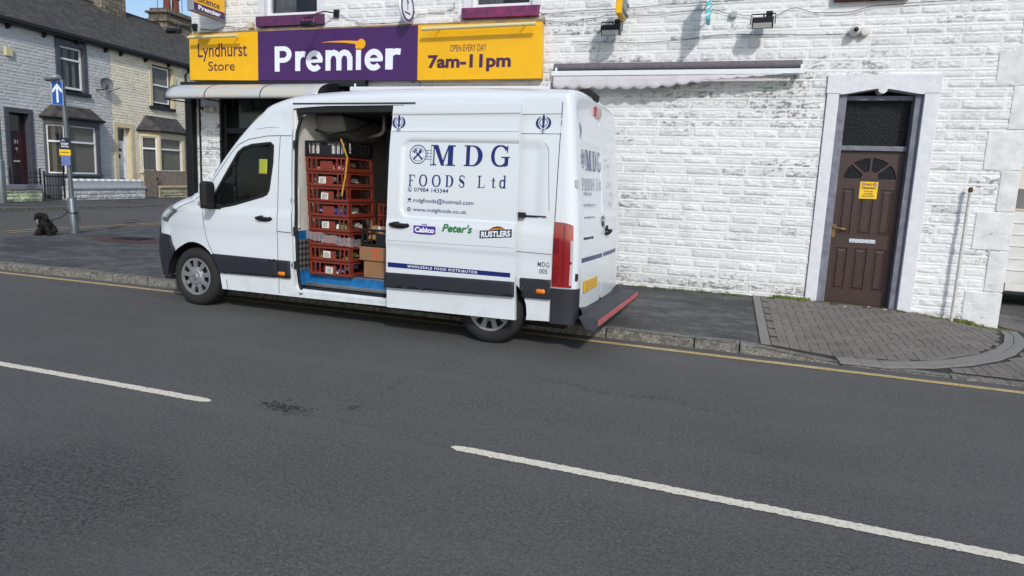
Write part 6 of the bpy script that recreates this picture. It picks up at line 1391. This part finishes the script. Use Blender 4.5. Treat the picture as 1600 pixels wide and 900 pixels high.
# lamp post at the left edge
LP=Vector((-22.35,15.12,.40))
e=empty('lamp_post','grey steel lamp post standing on the far pavement at the left edge','lamp post',LP)
MB().tube([(0,0,0),(0,0,1.35),(0,0,1.42)],[.115,.115,.085],16).tube([(0,0,1.4),(-.03,0,7.5),(.5,-.2,7.8)],[.085,.06,.045],14).out('column',galv,e,smooth=True,autosm=40)
MB().lathe([(0,-.06),(.12,-.04),(.15,.02),(.08,.07),(0,.08)],(0,0,0),axis='z',n=16).xf(lambda x,y,z:(.75+x*2.2,-.3+y,7.8+z)).out('lantern',mat('lantern_grey','8b9398'),e,smooth=True)
# ---- dog
DX,DY,DZ=-14.08,10.36,.10
dogm=G('dog_fur'); n=dogm.noise(30,6,.7); dogm.color(dogm.mix(n,(.006,.005,.005),(.020,.016,.016))); dogm.rough(.75); dogm.bump(dogm.noise(60,6,.7),1,.02)
dog=empty('dog','black curly-haired dog sitting tied to the signpost','dog',(DX,DY,DZ),rzc); dog.scale=(1.14,1.14,1.14)
sk=[(0,.12,.12,.115),(0,.05,.22,.105),(0,-.02,.30,.088),(0,-.05,.355,.062),(-.01,-.07,.405,.072),(-.015,-.135,.395,.042),(-.018,-.175,.388,.028),
    (-.055,-.04,.19,.042),(-.055,-.07,.10,.030),(-.055,-.075,.03,.024),(-.055,-.115,.015,.024),
    (.06,-.03,.20,.042),(.10,-.05,.12,.032),(.135,-.065,.04,.025),(.15,-.10,.016,.024),
    (-.11,.08,.10,.062),(-.13,-.02,.07,.040),(-.12,-.06,.022,.026),(-.12,-.11,.018,.025),
    (.10,.10,.10,.062),(.12,.0,.07,.038),(.12,-.02,.022,.026),(.11,-.07,.018,.024),
    (-.03,.20,.06,.030),(-.12,.22,.025,.022),(-.24,.19,.018,.020)]
ed=[(0,1),(1,2),(2,3),(3,4),(4,5),(5,6),(2,7),(7,8),(8,9),(9,10),(2,11),(11,12),(12,13),(13,14),(0,15),(15,16),(16,17),(17,18),(0,19),(19,20),(20,21),(21,22),(0,23),(23,24),(24,25)]
me=bpy.data.meshes.new('body'); me.from_pydata([p[:3] for p in sk],ed,[]); ob=bpy.data.objects.new('body',me); COL.objects.link(ob); ob.parent=dog
me.materials.append(dogm.m); sm_=ob.modifiers.new('skin','SKIN'); sl=me.skin_vertices[0].data
for i,p in enumerate(sk): sl[i].radius=(p[3],p[3])
sl[0].use_root=True; ob.modifiers.new('sub','SUBSURF').render_levels=2
dg=bpy.context.evaluated_depsgraph_get(); dg.update(); ev=ob.evaluated_get(dg); tm=ev.to_mesh(); pv=[(v.co.copy(),v.normal.copy()) for v in tm.vertices]; ev.to_mesh_clear()
b=MB()
def curl(p,n_,l,w_):
    t=n_.cross(Vector((random.random()-.5,random.random()-.5,random.random()-.5))).normalized(); a=p-n_*.004; V=[]
    for k in range(4): c_=a+n_*(l*k/3)+t*(w_*math.sin(k*1.6))-Vector((0,0,l*.25*k*k/9)); s_=t.cross(n_)*(w_*(1-k/4)); V+=[tuple(c_-s_),tuple(c_+s_)]
    b.add(V,[(2*k,2*k+1,2*k+3,2*k+2) for k in range(3)])
for p,n_ in pv:
    for _ in range(3): curl(p+Vector((random.gauss(0,.008),random.gauss(0,.008),random.gauss(0,.008))),n_,random.uniform(.014,.032),.006)
# ears
b2=MB()
for s_ in (-1,1):
    b2.tube([(-.01+s_*.062,-.06,.43),(-.01+s_*.095,-.065,.385),(-.01+s_*.10,-.07,.325),(-.01+s_*.088,-.075,.30)],[.020,.034,.030,.012],8)
    for _ in range(160): t=random.random(); p=Vector((-.01+s_*(.065+.04*math.sin(t*2.2)),-.065,.43-.13*t))+Vector((random.gauss(0,.012),random.gauss(0,.012),0)); curl(p,Vector((s_*.6,random.uniform(-1,1),random.uniform(-.5,.5))).normalized(),.028,.006)
b2.out('ears',dogm.m,dog,smooth=True); b.out('curly_coat',dogm.m,dog)
MB().lathe([(0,-.012),(.013,-.008),(.014,.004)],(-.018,-.205,.393),n=10).out('nose',mat('nose_black',(.01,.01,.01),.25),dog,smooth=True); MB().lathe([(0,-.006),(.007,-.003),(.008,.003)],(-.042,-.140,.425),n=8).lathe([(0,-.006),(.007,-.003),(.008,.003)],(.012,-.140,.425),n=8).out('eyes',mat('nose_black',(.01,.01,.01)),dog,smooth=True)
MB().tube([(-.03,-.115,.33),(-.045,-.13,.30),(-.045,-.12,.25),(-.04,-.12,.22)],[.010,.018,.016,.006],6).out('chest_patch',mat('dog_white','8b8585',.8),dog,smooth=True)
L=MB(); wr=[(PX+.105*math.cos(a)-.012,PY+.105*math.sin(a),.1+.50+.02*math.sin(a*2)) for a in [2*PI*k/12 for k in range(13)]]; L.tube(wr,.012,5)
ux,uy=math.cos(rzc),math.sin(rzc)
def lc(a,z,d=-.1): return (PX+ux*a+uy*(-d)*-1*-1,PY+uy*a+ux*d,z+.1)
L.tube([lc(.08,.52),lc(.16,.50),lc(.20,.40),(lc(.21,.28)),lc(.17,.30),lc(.13,.42),lc(.06,.50)],.008,5); L.tube([lc(-.08,.50),lc(-.16,.42),lc(-.24,.37),(DX+.03,DY-.02,.40)],.009,5); L.tube([lc(-.05,.54),lc(-.17,.56)],.010,5)
tag(L.out('dog_lead',mat('lead_black','141a20',.6)),'dark lead knotted round the signpost and running to the dog','lead')
